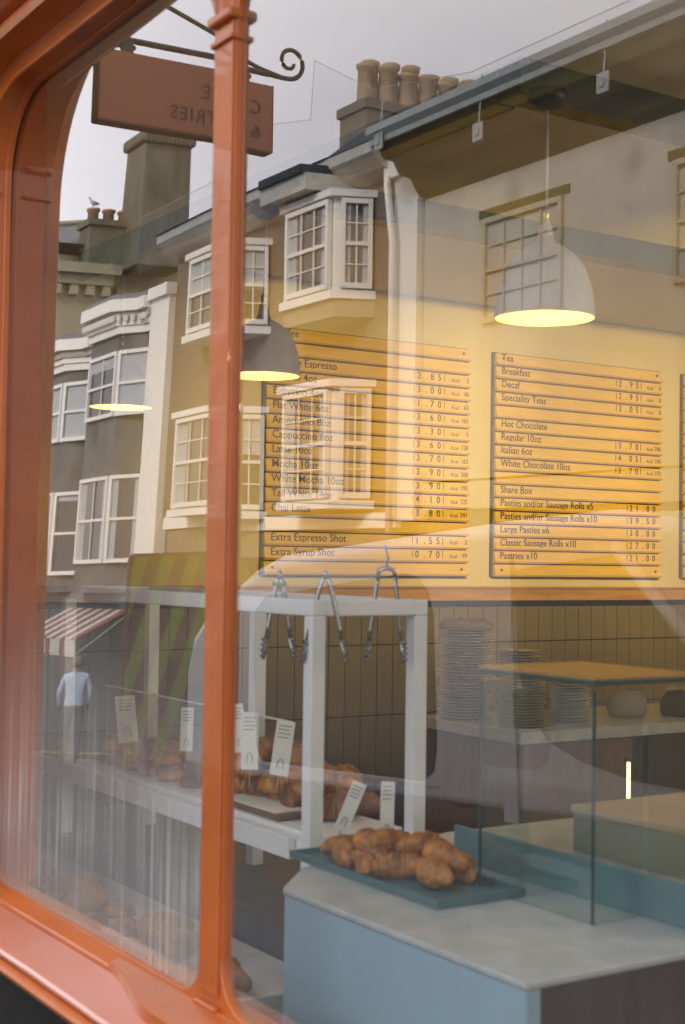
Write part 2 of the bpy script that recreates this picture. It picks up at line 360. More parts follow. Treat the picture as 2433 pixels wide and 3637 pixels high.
# ================================================================== rear counter with plates
CTZ = .91
t = thing('rear_counter', 'brown counter with a grey marble top under the stacked plates', 'counter', (-4.17, 2.33, 0))
MB().box(-2.31, 0, 0, .0, CTZ-.045, CTZ)
MB().box(-.66, 0, .0, .62, CTZ-.045, CTZ).box(-.62, 0, .62, 4.6, CTZ-.045, CTZ).build('marble_top', MARB, t, bevel=.003)
MB().box(-.64, -.02, .03, .60, 0, CTZ-.046).build('front_panel', BROWNP, t)
MB().box(-.60, -.02, .601, 4.6, 0, CTZ-.046).build('side_panel', NOIR, t)
def plate_mesh(r, h):
    return MB().lathe([(0, .0), (r*.62, .0), (r*.66, .002), (r*.97, h*.78), (r, h*.9), (r*.985, h*1.05), (r*.95, h*.9), (r*.6, .005), (0, .004)], 28).mesh('plate', PLATE, True)
def nth(i):
    w_ = ['first', 'second', 'third', 'fourth', 'fifth', 'sixth', 'seventh', 'eighth', 'ninth', 'tenth', 'eleventh', 'twelfth', 'thirteenth', 'fourteenth', 'fifteenth', 'sixteenth', 'seventeenth', 'eighteenth', 'nineteenth', 'twentieth']
    return w_[i-1]
def stack(x, y, r, n, h, where):
    me = plate_mesh(r, h)
    for i in range(n):
        pos = 'topmost' if i == n-1 else ('bottom' if i == 0 else None)
        o = link_mesh('plate', me, None, (x+random.uniform(-.003, .003), y+random.uniform(-.003, .003), CTZ+.0015+i*h*1.075), (0, 0, random.random()*6))
        lab = (f'{pos} beige plate of {where}' if pos else (f'{nth(i+1)} beige plate from the bottom of {where}' if i < n/2 else f'{nth(n-i)} beige plate from the top of {where}'))
        tag(o, lab, 'plate', where)
    return CTZ+n*h*1.075
za = stack(-4.685, 2.46, .113, 30, .0115, 'the tallest plate stack beside the white frame')
zb = stack(-4.72, 2.78, .090, 22, .0115, 'the plate stack behind, right of the tallest one')
zc = stack(-4.345, 2.475, .097, 17, .0110, 'the low plate stack at the front')
zd = stack(-4.42, 2.80, .088, 18, .0110, 'the plate stack half hidden behind the glass case')
# folded napkin bag on tallest stack
b = MB(); n = 24; ring = []
for j in range(n):
    a = 2*math.pi*j/n; rr = .112*(1+.05*math.sin(3*a)); ring.append((rr*math.cos(a), rr*math.sin(a)))
vs = [(0, 0, .035)]; fs = []
for k, (s, z) in enumerate([(.5, .035), (.85, .028), (1.02, .008), (1.0, 0)]):
    for j, (x, y) in enumerate(ring): vs.append((x*s, y*s, z+.007*math.sin(j*1.3+k)*(k < 3)+.002))
for j in range(n): fs.append((0, 1+j, 1+(j+1) % n))
for k in range(3):
    for j in range(n): fs.append((1+k*n+j, 1+(k+1)*n+j, 1+(k+1)*n+(j+1) % n, 1+k*n+(j+1) % n))
tag(MB().add(vs, fs).build('paper_bag', PBAG, loc=(-4.685, 2.46, za+.001), smooth=True), 'crumpled brown paper bag lying on the tallest stack of plates', 'paper bag')
# pots / cloths on shelf to the right
tag(MB().lathe([(0, 0), (.07, 0), (.085, .03), (.085, .075), (.06, .105), (0, .11)], 20).build('loaf', mat('cream_cloth', (.38, .32, .22), .8), loc=(-4.42, 3.12, CTZ+.001), smooth=True), 'rounded cream bundle on the marble beside the low plate stack', 'bundle')
def softbox(name, m, loc, sx, sy, sz, label, cat, rz=0):
    b = MB(); N = 16; vs = []; fs = []
    rows = [(.94, 0), (1, .25), (.98, .6), (.8, .92), (.35, 1.0)]
    for s, z in rows:
        for j in range(N):
            a = 2*math.pi*j/N; c, q = math.cos(a), math.sin(a); e = .55
            vs.append((sx*s*math.copysign(abs(c)**e, c), sy*s*math.copysign(abs(q)**e, q), sz*z*(1+.06*math.sin(3*a+z*4))))
    for k in range(len(rows)-1):
        for j in range(N): fs.append((k*N+j, k*N+(j+1) % N, (k+1)*N+(j+1) % N, (k+1)*N+j))
    fs += [tuple(range(N))[::-1], tuple(range((len(rows)-1)*N, len(rows)*N))]
    o = b.add(vs, fs).build(name, m, loc=loc, smooth=True); o.rotation_euler = (0, 0, rz); return tag(o, label, cat)
softbox('folded_bag', mat('dark_cloth', (.06, .05, .04), .8), (-4.35, 3.42, CTZ+.001), .10, .13, .10, 'dark folded bag lying on the rear counter', 'bag', .3)
for i in range(4):
    o = link_mesh('serving_plate', plate_mesh(.16, .018), None, (-4.36+.008*i, 3.98+.01*i, CTZ+.0015+i*.0195)); tag(o, ['bottom', 'second', 'third', 'topmost'][i]+' plate of the wide low pile on the rear counter', 'plate', 'wide low plates on the rear counter')
# dark fridge under/behind
t = thing('fridge', 'black fronted fridge behind the glass case', 'fridge', (-5.0, 3.1, 0))

bpy.data.objects.remove(t)

# ================================================================== white display frame on the counter
t = thing('display_frame', 'white square tube display frame with shelves and tongs hanging from its top', 'display frame', (-2.72, .49, 0))
W = .037
FX = [0, -.76, -1.45]; FY = [0, .285]
ZT, ZS = 1.463, .925
def post(x, y, z0=.0, z1=ZT): MB().box(x-W, x, y, y+W, z0, z1-W-.0005).build('post', WHM, t, bevel=.003)
post(0, 0, .70); post(0, FY[1], .70)
post(-.76, FY[1], .70); post(FX[2], 0, .70); post(FX[2], FY[1], .70)
MB().box(FX[2]-W, 0, 0, W, ZT-W, ZT).build('top_rail', WHM, t, bevel=.003)
MB().box(FX[2]-W, 0, FY[1], FY[1]+W, ZT-W, ZT).build('top_rail', WHM, t, bevel=.003)
MB().box(-W, -.0005, W+.0005, FY[1]-.0005, ZT-W, ZT).build('top_rail', WHM, t, bevel=.003)
MB().box(FX[2]-W, FX[2], W+.0005, FY[1]-.0005, ZT-W, ZT).build('top_rail', WHM, t, bevel=.003)
MB().box(-W+.003, -.003, W+.0005, FY[1]-.0005, ZS-.045, ZS-.01).build('lower_rail', WHM, t, bevel=.003)
MB().box(FX[2]-W, -W-.001, .002, .04, ZS-.045, ZS-.01).build('lower_rail', WHM, t, bevel=.003)
MB().box(FX[2]+.0, -W-.001, .042, FY[1]-.002, ZS-.02, ZS+.0).build('shelf', WHM, t, bevel=.003)
MB().box(-.0, .0, 0, 0, 0, 0)
# glass sneeze guard: thin bright edge seen behind the posts
g = MB().box(-1.60, -.42, .20, .206, ZS+.01, 1.135).build('glass_guard', THING, t)
MB().box(-1.60, -.42, .199, .207, 1.135, 1.139).build('guard_edge', WHM, t)

# lower shelf unit (left) and blue counter (right)
t = thing('pastry_counter', 'low grey white counter below the frame, loaded with pastries behind the streaked pane', 'counter', (-4.4, .12, 0))
MB().box(-.3, 1.80, .0, .36, .60, .64).build('counter_top', MARB, t, bevel=.003)
MB().box(-.28, 1.80, .02, .34, 0, .599).build('front_panel', BLUEP, t)
MB().box(-.3, 1.66, .37, .90, .0, .70).build('plinth', mat('grey_laminate', (.07, .08, .085), .5), t)
MB().box(-.3, 1.62, .352, .369, .875, .925).build('shelf_lip', WHM, t, bevel=.002)
t = thing('front_counter', 'pale blue fronted counter with a grey marble top nearest to the glass', 'counter', (-1.66, .22, 0))
CZ = .92
MB().prism([(.0, 0), (.0, 1.9), (-1.02, 1.9), (-1.02, .62), (-.86, .13), (-.72, 0)], 'z', CZ-.014, CZ).build('marble_top', mat('blue_grey_marble', (.38, .43, .44), .4, col2=(.52, .56, .56), scale=14), t, bevel=.004)
MB().box(-.715, -.002, .002, .03, 0, CZ-.0145).build('front_panel', BLUEP, t)
MB().box(-.018, -.001, .031, 1.88, 0, CZ-.0145).build('side_panel', DARKW, t)
MB().box(-.715, -.70, .031, .6, 0, CZ-.0145).build('end_panel', BLUEP, t)
MB().box(-1.0, -.03, 1.2, 1.23, 0, CZ-.0145).build('inner_panel', BROWNP, t)
# marble splash upstand
tag(MB().box(-2.42, -1.70, .665, .675, CZ+.0, CZ+.075).build('upstand', mat('teal_laminate', (.10, .20, .22), .5), bevel=.003), 'pale blue upstand along the back of the front counter behind the croissants', 'upstand')

# croissants ------------------------------------------------------
def croissant_mesh(L_=.15, r=.034, bend=.045, mt=CRUST, seed=0, ridges=6):
    rnd = random.Random(seed); N = 43; S = 14; vs = []; fs = []
    for i in range(N):
        u = i/(N-1)*2-1; x = u*L_/2; y = bend*(1-u*u)-bend/2
        env = (1-abs(u)**2.2)**.6*r+.004
        ph = (u*ridges) % 1.0; rr = env*(1+.24*(1-ph)) if u > 0 else env*(1+.24*ph)
        for j in range(S):
            a = 2*math.pi*j/S; q = .8 if math.sin(a) < 0 else 1.
            vs.append((x, y+rr*math.cos(a), r*.72+rr*math.sin(a)*q*(1+.05*rnd.uniform(-1, 1))))
    for i in range(N-1):
        for j in range(S): fs.append((i*S+j, i*S+(j+1) % S, (i+1)*S+(j+1) % S, (i+1)*S+j))
    fs += [tuple(range(S)), tuple(range((N-1)*S, N*S))[::-1]]
    return MB().add(vs, fs).mesh('croissant', mt, True)
def bun_mesh(rx, ry, h, mt, seed, name='bun'):
    rnd = random.Random(seed); vs = []; fs = []; S = 18; K = 7
    for k in range(K):
        f_ = k/(K-1)*math.pi/2
        for j in range(S):
            a = 2*math.pi*j/S; w_ = 1+.06*math.sin(3*a+seed)+.03*rnd.uniform(-1, 1)
            vs.append((rx*math.cos(f_)*math.cos(a)*w_, ry*math.cos(f_)*math.sin(a)*w_, h*math.sin(f_)*(1+.04*rnd.uniform(-1, 1))))
    for k in range(K-1):
        for j in range(S): fs.append((k*S+j, k*S+(j+1) % S, (k+1)*S+(j+1) % S, (k+1)*S+j))
    fs.append(tuple(range(S))[::-1])
    return MB().add(vs, fs).mesh(name, mt, True)
CR = [croissant_mesh(seed=i, mt=[CRUST, CRUST, CRUST2][i]) for i in range(3)]
CRD = croissant_mesh(seed=9, mt=CRUST3)
BN = [bun_mesh(.052, .034, .042, CRUST2, 1, 'pasty'), bun_mesh(.045, .043, .038, CRUST, 2), bun_mesh(.06, .03, .036, CRUST3, 3, 'sausage_roll')]
LABC = {'croissant': 'croissant', 'pasty': 'pasty', 'bun': 'bun', 'sausage_roll': 'sausage roll'}
def put(me, nm, loc, rz, label, group, s=1., rx=0., ry=0.):
    o = link_mesh(nm, me, None, loc, (rx, ry, rz), (s, s, s)); return tag(o, label, LABC[nm], group)
# tray in front of the blue panel
t = thing('tray', 'dark teal serving tray carrying the croissants on the blue counter', 'tray', (-2.345, .475, CZ+.001), 0)
MB().box(-.26, .26, -.105, .105, 0, .006).build('tray_base', TEAL, t, bevel=.002)
MB().box(-.26, .26, -.105, -.098, .006, .016).box(-.26, .26, .098, .105, .006, .016).box(-.26, -.253, -.098, .098, .006, .016).box(.253, .26, -.098, .098, .006, .016).build('tray_rim', TEAL, t)
tl = CZ+.012
G1 = 'croissants heaped on the teal tray'
XTRA = [(-2.43, .55, .0, .2, 'small croissant half hidden at the very back of the tray'), (-2.52, .45, .0, .7, 'small croissant at the far left end of the tray'), (-2.42, .45, .040, 2.8, 'small croissant on top of the left end of the heap'), (-2.34, .41, .0, 1.9, 'small croissant at the front edge between two larger ones')]
spots = [(-2.245, .525, .0, .5, 'rightmost of the croissants at the back of the tray'), (-2.32, .535, .0, 1.1, 'croissant at the back of the tray, second from the right'),
         (-2.40, .52, .0, .3, 'croissant at the back of the tray below the upright price card'), (-2.49, .50, .0, 1.3, 'croissant at the left back corner of the tray'),
         (-2.20, .46, .0, 2.5, 'croissant at the front right of the heap, near the bare tray'), (-2.30, .44, .0, .9, 'croissant at the front of the tray, middle of the row'),
         (-2.38, .43, .0, .1, 'croissant at the front left of the tray'), (-2.30, .50, .040, .6, 'croissant on top of the heap at its right end'),
         (-2.38, .475, .040, 1.5, 'croissant on top of the heap at its left end'), (-2.46, .44, .0, 2.0, 'croissant at the left front corner of the tray'), (-2.235, .50, .038, 2.9, 'croissant on top of the heap next to the bare part of the tray')]
for i, (x, y, dz, rz, lb) in enumerate(spots+XTRA): put(CR[i % 2], 'croissant', (x, y, tl+dz*.7), rz, 'golden '+lb, G1, .74 if i < 11 else .62, .25*math.sin(i*2.1), .2*math.cos(i*1.7))
# pastries on the frame shelf
G2 = 'pastries piled on the shelf of the white frame'
sz = ZS+.002
t = thing('serving_board', 'cream lined serving board at the front edge of the frame shelf', 'serving board', (-3.12, .60, sz))
MB().box(-.17, .17, -.055, .055, 0, .012).build('board', BROWNP, t, bevel=.003)
MB().box(-.14, .14, -.045, .045, .0125, .016).build('liner', PAPER, t)
rr = random.Random(5); k = 0
for layer, cnt in ((0, 12), (1, 10), (2, 6)):
    for i in range(cnt):
        f_ = (i+.5)/cnt; x = -3.42+.50*f_ if layer == 0 else -3.40+(.42 if layer == 1 else .3)*f_
        y = .70+(.04*((i % 2)*2-1))*(1 if layer < 2 else .3)+.02
        nm, me = rr.choice([('croissant', CR[0]), ('croissant', CRD), ('croissant', CR[1]), ('pasty', BN[0])])
        put(me, nm, (x, y, sz+.001+layer*.043), rr.random()*6.3, 'brown '+LABC[nm]+', '+nth(i+1)+' from the left, '+['bottom layer of the heap in the white frame', 'middle layer of the heap in the white frame', 'on top of the heap in the white frame'][layer], G2+', '+['bottom', 'middle', 'top'][layer]+' '+LABC[nm], .95, rr.uniform(-.25, .25), rr.uniform(-.2, .2)); k += 1
for i, (x, y) in enumerate([(-2.935, .70), (-2.90, .655), (-2.95, .755)]):
    put(CRD, 'croissant', (x, y, sz+.001), i*1.2, ['dark baked croissant at the right end of the frame shelf', 'dark baked croissant nearest the right corner of the frame shelf', 'dark baked croissant behind two others at the right of the frame shelf'][i], G2+', dark ones', .8)
for layer, cnt in ((0, 11), (1, 7)):
    for i in range(cnt):
        x = -4.12+.058*i+layer*.08; y = .66+.05*((i % 2)*2-1)
        nm, me = rr.choice([('pasty', BN[0]), ('bun', BN[1]), ('sausage_roll', BN[2])])
        put(me, nm, (x, y, sz+.001+layer*.038), rr.random()*6.3, 'brown '+LABC[nm]+', '+nth(i+1)+' from the left, '+['on the frame shelf behind the streaked pane', 'on top of the others behind the streaked pane'][layer], 'baked goods on the left half of the frame shelf, '+LABC[nm]+['', ' on top'][layer])
# low counter pastries
for i in range(20):
    x = -4.35+.088*i; y = .22+.055*(i % 3)
    nm, me = rr.choice([('pasty', BN[0]), ('bun', BN[1]), ('croissant', CR[2])])
    put(me, nm, (x, y, .642), rr.random()*6.3, 'golden '+LABC[nm]+', '+nth(i+1)+' from the left on the low counter behind the streaks', 'golden baked goods on the low counter, '+LABC[nm], .95)
# tongs ------------------------------------------------------
def tongs(x, y, ztop, spread_, label, rz=0, m=STEEL, length=.205, bands=None, loop=False):
    spread_ *= .8
    t = thing('tongs', label, 'tongs', (x, y, ztop), rz, 'metal tongs hung over the white frame')
    for s in (-1, 1):
        pts = []
        for i in range(9):
            u = i/8; pts.append((s*spread_*(u**.8) if not loop else s*(.02+spread_*u*.8), 0, -length*u))
        MB().tube(pts[:7], .0055, 8, flat=.4).build('arm', m, t, smooth=True)
        b = MB()
        for q in range(4):
            a0 = Vector(pts[6]); a1 = Vector(pts[8])*1.0; p0 = a0.lerp(a1, q/4); p1 = a0.lerp(a1, (q+.8)/4)
            b.tube([p0, (p0+p1)/2+Vector((s*.004, 0, 0)), p1], .010-.001*q, 8, flat=.5)
        b.tube([pts[6], pts[8]], .008, 8, r2=.004, flat=.5)
        b.build('claw', m, t, smooth=True)
        if bands: MB().tube([Vector(pts[1])*.9, Vector(pts[1])*1.25], .0105, 8).build('band', bands, t, smooth=True)
    if loop: MB().tube([(-.02, 0, 0), (-.016, 0, .012), (0, 0, .017), (.016, 0, .012), (.02, 0, 0)], .006, 8).build('hinge', m, t, smooth=True)
    else: MB().tube([(-.004, 0, -.012), (0, 0, .004), (.004, 0, -.012)], .008, 8).build('hinge', m, t, smooth=True)
    return t
GREENB = mat('green_band', (.12, .22, .05), .5)
FXA, FYA = -2.72, .49
tongs(-2.905, FYA+.0215, 1.522, .045, 'steel tongs with green bands hanging near the back post', R(55), bands=GREENB)
tongs(-2.70+.03-.045, FYA+.03, 1.526, .062, 'shiny steel tongs straddling the front corner post of the frame', R(50))
tb = tongs(-2.741, FYA+.215, 1.520, .038, 'rounded steel tongs with a blue tie hanging over the right rail', R(62), loop=True)
MB().tube([(0, 0, .016), (.004, .0, .04), (-.004, 0, .07)], .0022, 6).build('tie', mat('blue_string', (.04, .09, .3), .6), tb, smooth=True)
# price cards -------------------------------------------------
def card(x, y, z, rz, tilt, h, wd, label, lean=0.):
    t = thing('price_card', label, 'price card', (x, y, z), rz, 'upright paper price cards'); t.rotation_euler = (tilt, lean, rz)
    MB().box(-wd/2, wd/2, -.0008, .0008, .0, h).build('card', PAPER, t)
    GR = mat('card_print', (.28, .29, .26), .7)
    b = MB()
    for i in range(4): b.box(-wd*.36, wd*(.36-.1*(i % 2)), -.0014, -.0009, h*(.90-.07*i), h*(.90-.07*i)+.003)
    b.build('print_lines', GR, t)
    b = MB(); pts = [(wd*.16*math.cos(a), -.0012, h*.20+wd*.3*math.sin(a)) for a in [math.pi*i/8 for i in range(9)]]
    pts = [(wd*.16, -.0012, h*.12)] + pts + [(-wd*.16, -.0012, h*.12)]
    b.tube(pts, .0014, 6).build('printed_arch', GR, t)
    MB().tube([(0, .001, .02), (0, .001, -.045)], .0018, 6).build('stick', TANW, t)
fc = R(52)
card(-3.235, .60, 1.055, fc, .05, .125, .034, 'narrow price card touching the orange mullion, standing in the pastries', -.12)
card(-3.165, .585, 1.02, fc, .05, .145, .044, 'tall price card in the middle of the heap inside the white frame')
card(-3.045, .60, 1.02, fc, .0, .135, .046, 'price card leaning right beside the front post of the frame', .13)
card(-2.655, .53, .955, fc, .0, .115, .032, 'blurred white card leaning right behind the croissants', .38)
card(-2.52, .56, .955, fc, .0, .125, .030, 'blurred white card standing upright over the croissants', .02)
card(-3.93, .60, 1.0, fc, .0, .14, .06, 'wide faint price card behind the streaked left pane', -.1)
card(-3.55, .60, 1.02, fc, .0, .12, .035, 'narrow faint price card left of the orange mullion', .02)

# glass case on the front counter ------------------------------
t = thing('glass_case', 'frameless glass display case with a honey coloured wooden top on the counter', 'display case', (-1.86, .54, CZ+.002))
CH = .405
MB().box(-.315, 0, 0, .006, 0, CH).build('glass_pane', THING, t)
MB().box(-.006, 0, .0065, .12, 0, CH).box(-.006, 0, .14, .265, 0, CH).build('glass_pane', THING, t)
MB().box(-.315, -.309, .0065, .12, 0, CH).build('glass_pane', THING, t)
EDG = mat('green_glass_edge', (.02, .06, .055), .2)
MB().box(-.002, .002, -.002, .003, 0, CH).build('glass_edge', EDG, t)
MB().box(-.317, -.3135, -.002, .003, 0, CH).build('glass_edge', EDG, t)
MB().box(-.320, .004, -.004, .27, CH+.0105, CH+.018).build('case_rim', EDG, t, bevel=.001)
MB().box(-.320, .004, -.004, .27, CH+.0185, CH+.026).build('wooden_top', mat('honey_wood', (.34, .19, .045), .35, var=.1, stretch=(1, 5, 5)), t, bevel=.002)
t = thing('wooden_box', 'tan wooden box with a grey green front standing inside the glass case', 'box', (-2.37, .95, CZ+.002))
MB().box(0, .62, .0, .80, .085, .10).build('lid', TANW, t, bevel=.002)
MB().box(.005, .615, .005, .795, 0, .084).build('side', mat('sage_laminate', (.20, .22, .17), .5), t)
t = thing('led_reflection', 'short vertical glowing bar standing in for a reflected strip above the wooden box', 'light', (-3.262, 2.0, .89))  # glowing bar stands in for the reflection of a lit strip
MB().box(-.004, .004, -.004, .004, -.1, .045).build('strip', REFL_GLOW, t)
MB().box(-.012, -.0045, -.007, .007, -.89, .06).build('housing', NOIR, t)

# ================================================================== SHOPFRONT
SG = bpy.data.objects.new('shopfront', None); COL.objects.link(SG)
tag(SG, 'glossy orange painted shopfront of moulded arches, slim mullion and sill around the window glass', 'shopfront')
ZB, ZTP = .772, 2.675; XL, XM0, XM1 = -3.378, -2.271, -2.199
panes = [(XL, XM0), (XM1, -1.10), (-1.034, .07)]
def rr_loop(x0, x1, z0, z1, rtop, rbot, n=10):
    P = []
    for (cx_, cz_, r_, a0) in ((x1-rbot, z0+rbot, rbot, -90), (x1-rtop, z1-rtop, rtop, 0), (x0+rtop, z1-rtop, rtop, 90), (x0+rbot, z0+rbot, rbot, 180)):
        for i in range(n+1):
            a = R(a0+90*i/n); P.append((cx_+r_*math.cos(a), cz_+r_*math.sin(a)))
    return P
def frame_plate(x0, x1, rt_, rb_, mid):
    """plate round one pane: rounded opening, outer rectangle running to the next mullion's middle, rounded inner lip"""
    inner = rr_loop(x0, x1, ZB, ZTP, rt_, rb_)
    lip = rr_loop(x0-.002, x1+.002, ZB-.002, ZTP+.002, rt_+.002, rb_+.002)
    ox0, ox1, oz0, oz1 = mid
    n = len(inner)
    def outer(p):  # push radially to the rectangle
        x, z = p
        return (min(max(x, ox0), ox1), z)
    O = []
    for (x, z) in lip:
        cx_, cz_ = (x0+x1)/2, (ZB+ZTP)/2
        dx, dz = x-cx_, z-cz_
        hx, hz = (x1-x0)/2+.002, (ZTP-ZB)/2+.002
        if abs(dx)/hx > abs(dz)/hz: O.append((ox1 if dx > 0 else ox0, z))
        else: O.append((x, oz1 if dz > 0 else oz0))
    b = MB(); V = []
    for pr, y in ((inner, .004), (inner, -.010), (lip, -.012), (O, -.012)):
        V += [(p[0], y, p[1]) for p in pr]
    fs = []
    for k in range(3):
        for i in range(n): j = (i+1) % n; fs.append((k*n+i, k*n+j, (k+1)*n+j, (k+1)*n+i))
    # corner fill
    V += [(ox0, -.012, oz0), (ox1, -.012, oz0), (ox1, -.012, oz1), (ox0, -.012, oz1)]
    def nearest(test):
        return [i for i in range(n) if test(i)]
    m4 = len(V)-4
    for i in range(n):
        j = (i+1) % n; a, c = O[i], O[j]
        if (abs(a[0]-c[0]) > .001 and abs(a[1]-c[1]) > .001):
            cx_ = ox1 if (a[0] == ox1 or c[0] == ox1) else ox0; cz_ = oz1 if (a[1] == oz1 or c[1] == oz1) else oz0
            ci = m4+{(ox0, oz0): 0, (ox1, oz0): 1, (ox1, oz1): 2, (ox0, oz1): 3}[(cx_, cz_)]
            fs.append((3*n+i, 3*n+j, ci))
    b.add(V, fs)
    return b
mids = []
for i, (x0, x1) in enumerate(panes):
    ox0 = x0-.05 if i == 0 else (panes[i-1][1]+x0)/2; ox1 = x1+.05 if i == 2 else (x1+panes[i+1][0])/2
    frame_plate(x0, x1, .20, .085, (ox0, ox1, ZB-.03, ZTP+.06)).build('pane_surround', ORG, SG, bevel=.002)
# mullion shaft body (back of plate) and capitals
for i in (0, 1):
    x0, x1 = panes[i][1], panes[i+1][0]
    MB().box(x0+.001, x1-.001, -.017, -.0122, ZB+.02, 2.515).build('mullion', ORG, SG, bevel=.003, seg=3)
    MB().box(x0, x1, .006, .012, ZB-.02, ZTP+.05).build('mullion_core', ORG, SG, bevel=.004)
    def ringp(z, e, h): return MB().box(x0-e, x1+e, -.034-e, .003, z-h/2, z+h/2)
    MB().box(x0-.008, x1+.008, -.030, .0035, 2.510, 2.530).build('capital', ORG, SG, bevel=.007, seg=4)
    MB().box(x0-.004, x1+.004, -.024, .0032, 2.474, 2.484).build('capital', ORG, SG, bevel=.003, seg=3)
    # flared neck above the ring
    xm = (x0+x1)/2; hw = (x1-x0)/2
    vs = []; fs = []
    for k in range(9):
        u = k/8; e = hw*.85+.08*u**2.2; yd = -.020-.035*u**1.8; z = 2.530+u*.14
        vs += [(xm-e, -.0122, z), (xm-e*.8, yd, z), (xm+e*.8, yd, z), (xm+e, -.0122, z)]
    for k in range(8):
        for q in range(3): fs.append((k*4+q, k*4+q+1, (k+1)*4+q+1, (k+1)*4+q))
    MB().add(vs, fs).build('bracket', ORG, SG, smooth=True)
# outer moulding following left jamb, arch corner and header
path = []
ra = .20
for i in range(3): path.append((XL, .60+i*.6, -1, 0))
for i in range(13):
    a = R(180-90*i/12); path.append((XL+ra+ra*math.cos(a), ZTP-ra+ra*math.sin(a), math.cos(a), math.sin(a)))
for i in range(1, 6): path.append((XL+ra+i*.85, ZTP, 0, 1))
prof = [(.004, .0), (.004, -.090), (.006, -.098), (.014, -.098), (.020, -.090), (.040, -.088), (.048, -.100), (.060, -.118), (.076, -.124), (.092, -.118), (.098, -.104), (.104, -.104),
        (.112, -.130), (.150, -.175), (.165, -.182), (.178, -.175), (.184, -.160), (.26, -.165), (.268, -.18), (.40, -.19), (.40, .02), (0.004, .02)]
vs = []; fs = []; np_ = len(prof)
for (x, z, nx, nz_) in path:
    for q_, (o_, y) in enumerate(prof): vs.append((x+nx*o_, y*(1-.45*max(nz_, 0)) if q_ < 7 else y, z+nz_*o_))
for i in range(len(path)-1):
    for j in range(np_-1): fs.append((i*np_+j, i*np_+j+1, (i+1)*np_+j+1, (i+1)*np_+j))
MB().add(vs, fs).build('arch_moulding', ORG, SG, smooth=False, bevel=.0)
# small leaf bosses in the spandrel
bs = MB()
for i in range(5): bs.lathe([(0, .012), (.006, .011), (.011, .005), (.012, 0)], 10, c=(0, 0, 0))
for i in range(5):
    o = MB().lathe([(0, .012), (.006, .011), (.011, .005), (.012, 0)], 12).build('boss', ORG, SG, loc=(XL-.045-.006*i, -.099, 2.44+.032*i), smooth=True); o.rotation_euler = (R(90), 0, 0)
o = MB().box(XL-.052, XL+.005, -.100, -.02, 2.505, 2.53).build('capital', ORG, SG, bevel=.012, seg=4)
o = MB().box(XL-.050, XL+.003, -.098, -.02, 2.44, 2.45).build('capital', ORG, SG, bevel=.005, seg=3)
# sill mouldings extruded along x
def xprofile(poly, x0, x1, name, m, par, bev=0, wav=0):
    b = MB(); n = len(poly); K = 60 if wav else 1; vs = []; fs = []
    for k in range(K+1):
        x = x0+(x1-x0)*k/K; d = wav*(math.sin(x*11)+.6*math.sin(x*27+1)) if wav else 0
        vs += [(x, y, z+(d if i in (2, 3, 4) else 0)) for i, (y, z) in enumerate(poly)]
    for k in range(K):
        for i in range(n-1): fs.append((k*n+i, k*n+i+1, (k+1)*n+i+1, (k+1)*n+i))
    b.add(vs, fs+[tuple(range(n)), tuple(range(K*n, (K+1)*n))[::-1]]); return b.build(name, m, par, bevel=bev)
SHEEN = mat('orange_with_painted_sky_sheen', (.50, .17, .10), .35, col2=(.58, .25, .19), scale=2.2, coat=.8, bump=.15, bscale=14)  # paler pink puts the sky's sheen on the sill into the paint colour
xprofile([(.05, ZB-.006), (-.0122, ZB-.003), (-.018, ZB-.002), (-.043, ZB-.014), (-.046, ZB-.018), (-.046, ZB-.026), (.05, ZB-.026)], -3.8, .5, 'bottom_rail', ORG, SG)
xprofile([(.05, ZB-.027), (-.046, ZB-.027), (-.136, ZB-.053), (-.142, ZB-.058), (-.142, ZB-.063), (.05, ZB-.063)], -3.8, .5, 'sill', SHEEN, SG, wav=.0008)
xprofile([(.05, ZB-.064), (-.130, ZB-.064), (-.134, ZB-.070), (-.150, ZB-.075), (-.155, ZB-.083), (-.151, ZB-.091), (-.137, ZB-.095), (-.134, ZB-.103), (-.128, ZB-.112), (-.118, ZB-.117), (.05, ZB-.117)], -3.8, .5, 'sill_nosing', ORG, SG)
xprofile([(.05, ZB-.118), (-.10, ZB-.118), (-.10, -.9), (.05, -.9)], -3.8, .5, 'stall_riser', BLACKP, SG)
for i in (0, 1):
    xm = (panes[i][1]+panes[i+1][0])/2
    N = 14; half = []
    for k in range(N):
        u = k/(N-1); sm_ = u*u*(3-2*u); half.append((.36-.30*u, -.0455-.052*sm_))
    polyt = [(xm-x, y) for x, y in half] + [(xm+x, y) for x, y in reversed(half)] + [(xm+.36, -.0125), (xm-.36, -.0125)]
    nn = len(polyt); vs = [(x, y, ZB-.0035+(.16*(y+.02))) for x, y in polyt] + [(x, y, ZB-.060) for x, y in polyt]
    fs = [tuple(range(nn)), tuple(range(nn, 2*nn))[::-1]] + [(q, (q+1) % nn, (q+1) % nn+nn, q+nn) for q in range(nn)]
    MB().add(vs, fs).build('mullion_foot', ORG, SG, bevel=.003, seg=2)
    MB().box(xm-.040, xm+.040, -.026, -.0125, ZB-.006, ZB+.004).build('mullion_base', ORG, SG, bevel=.004, seg=3)
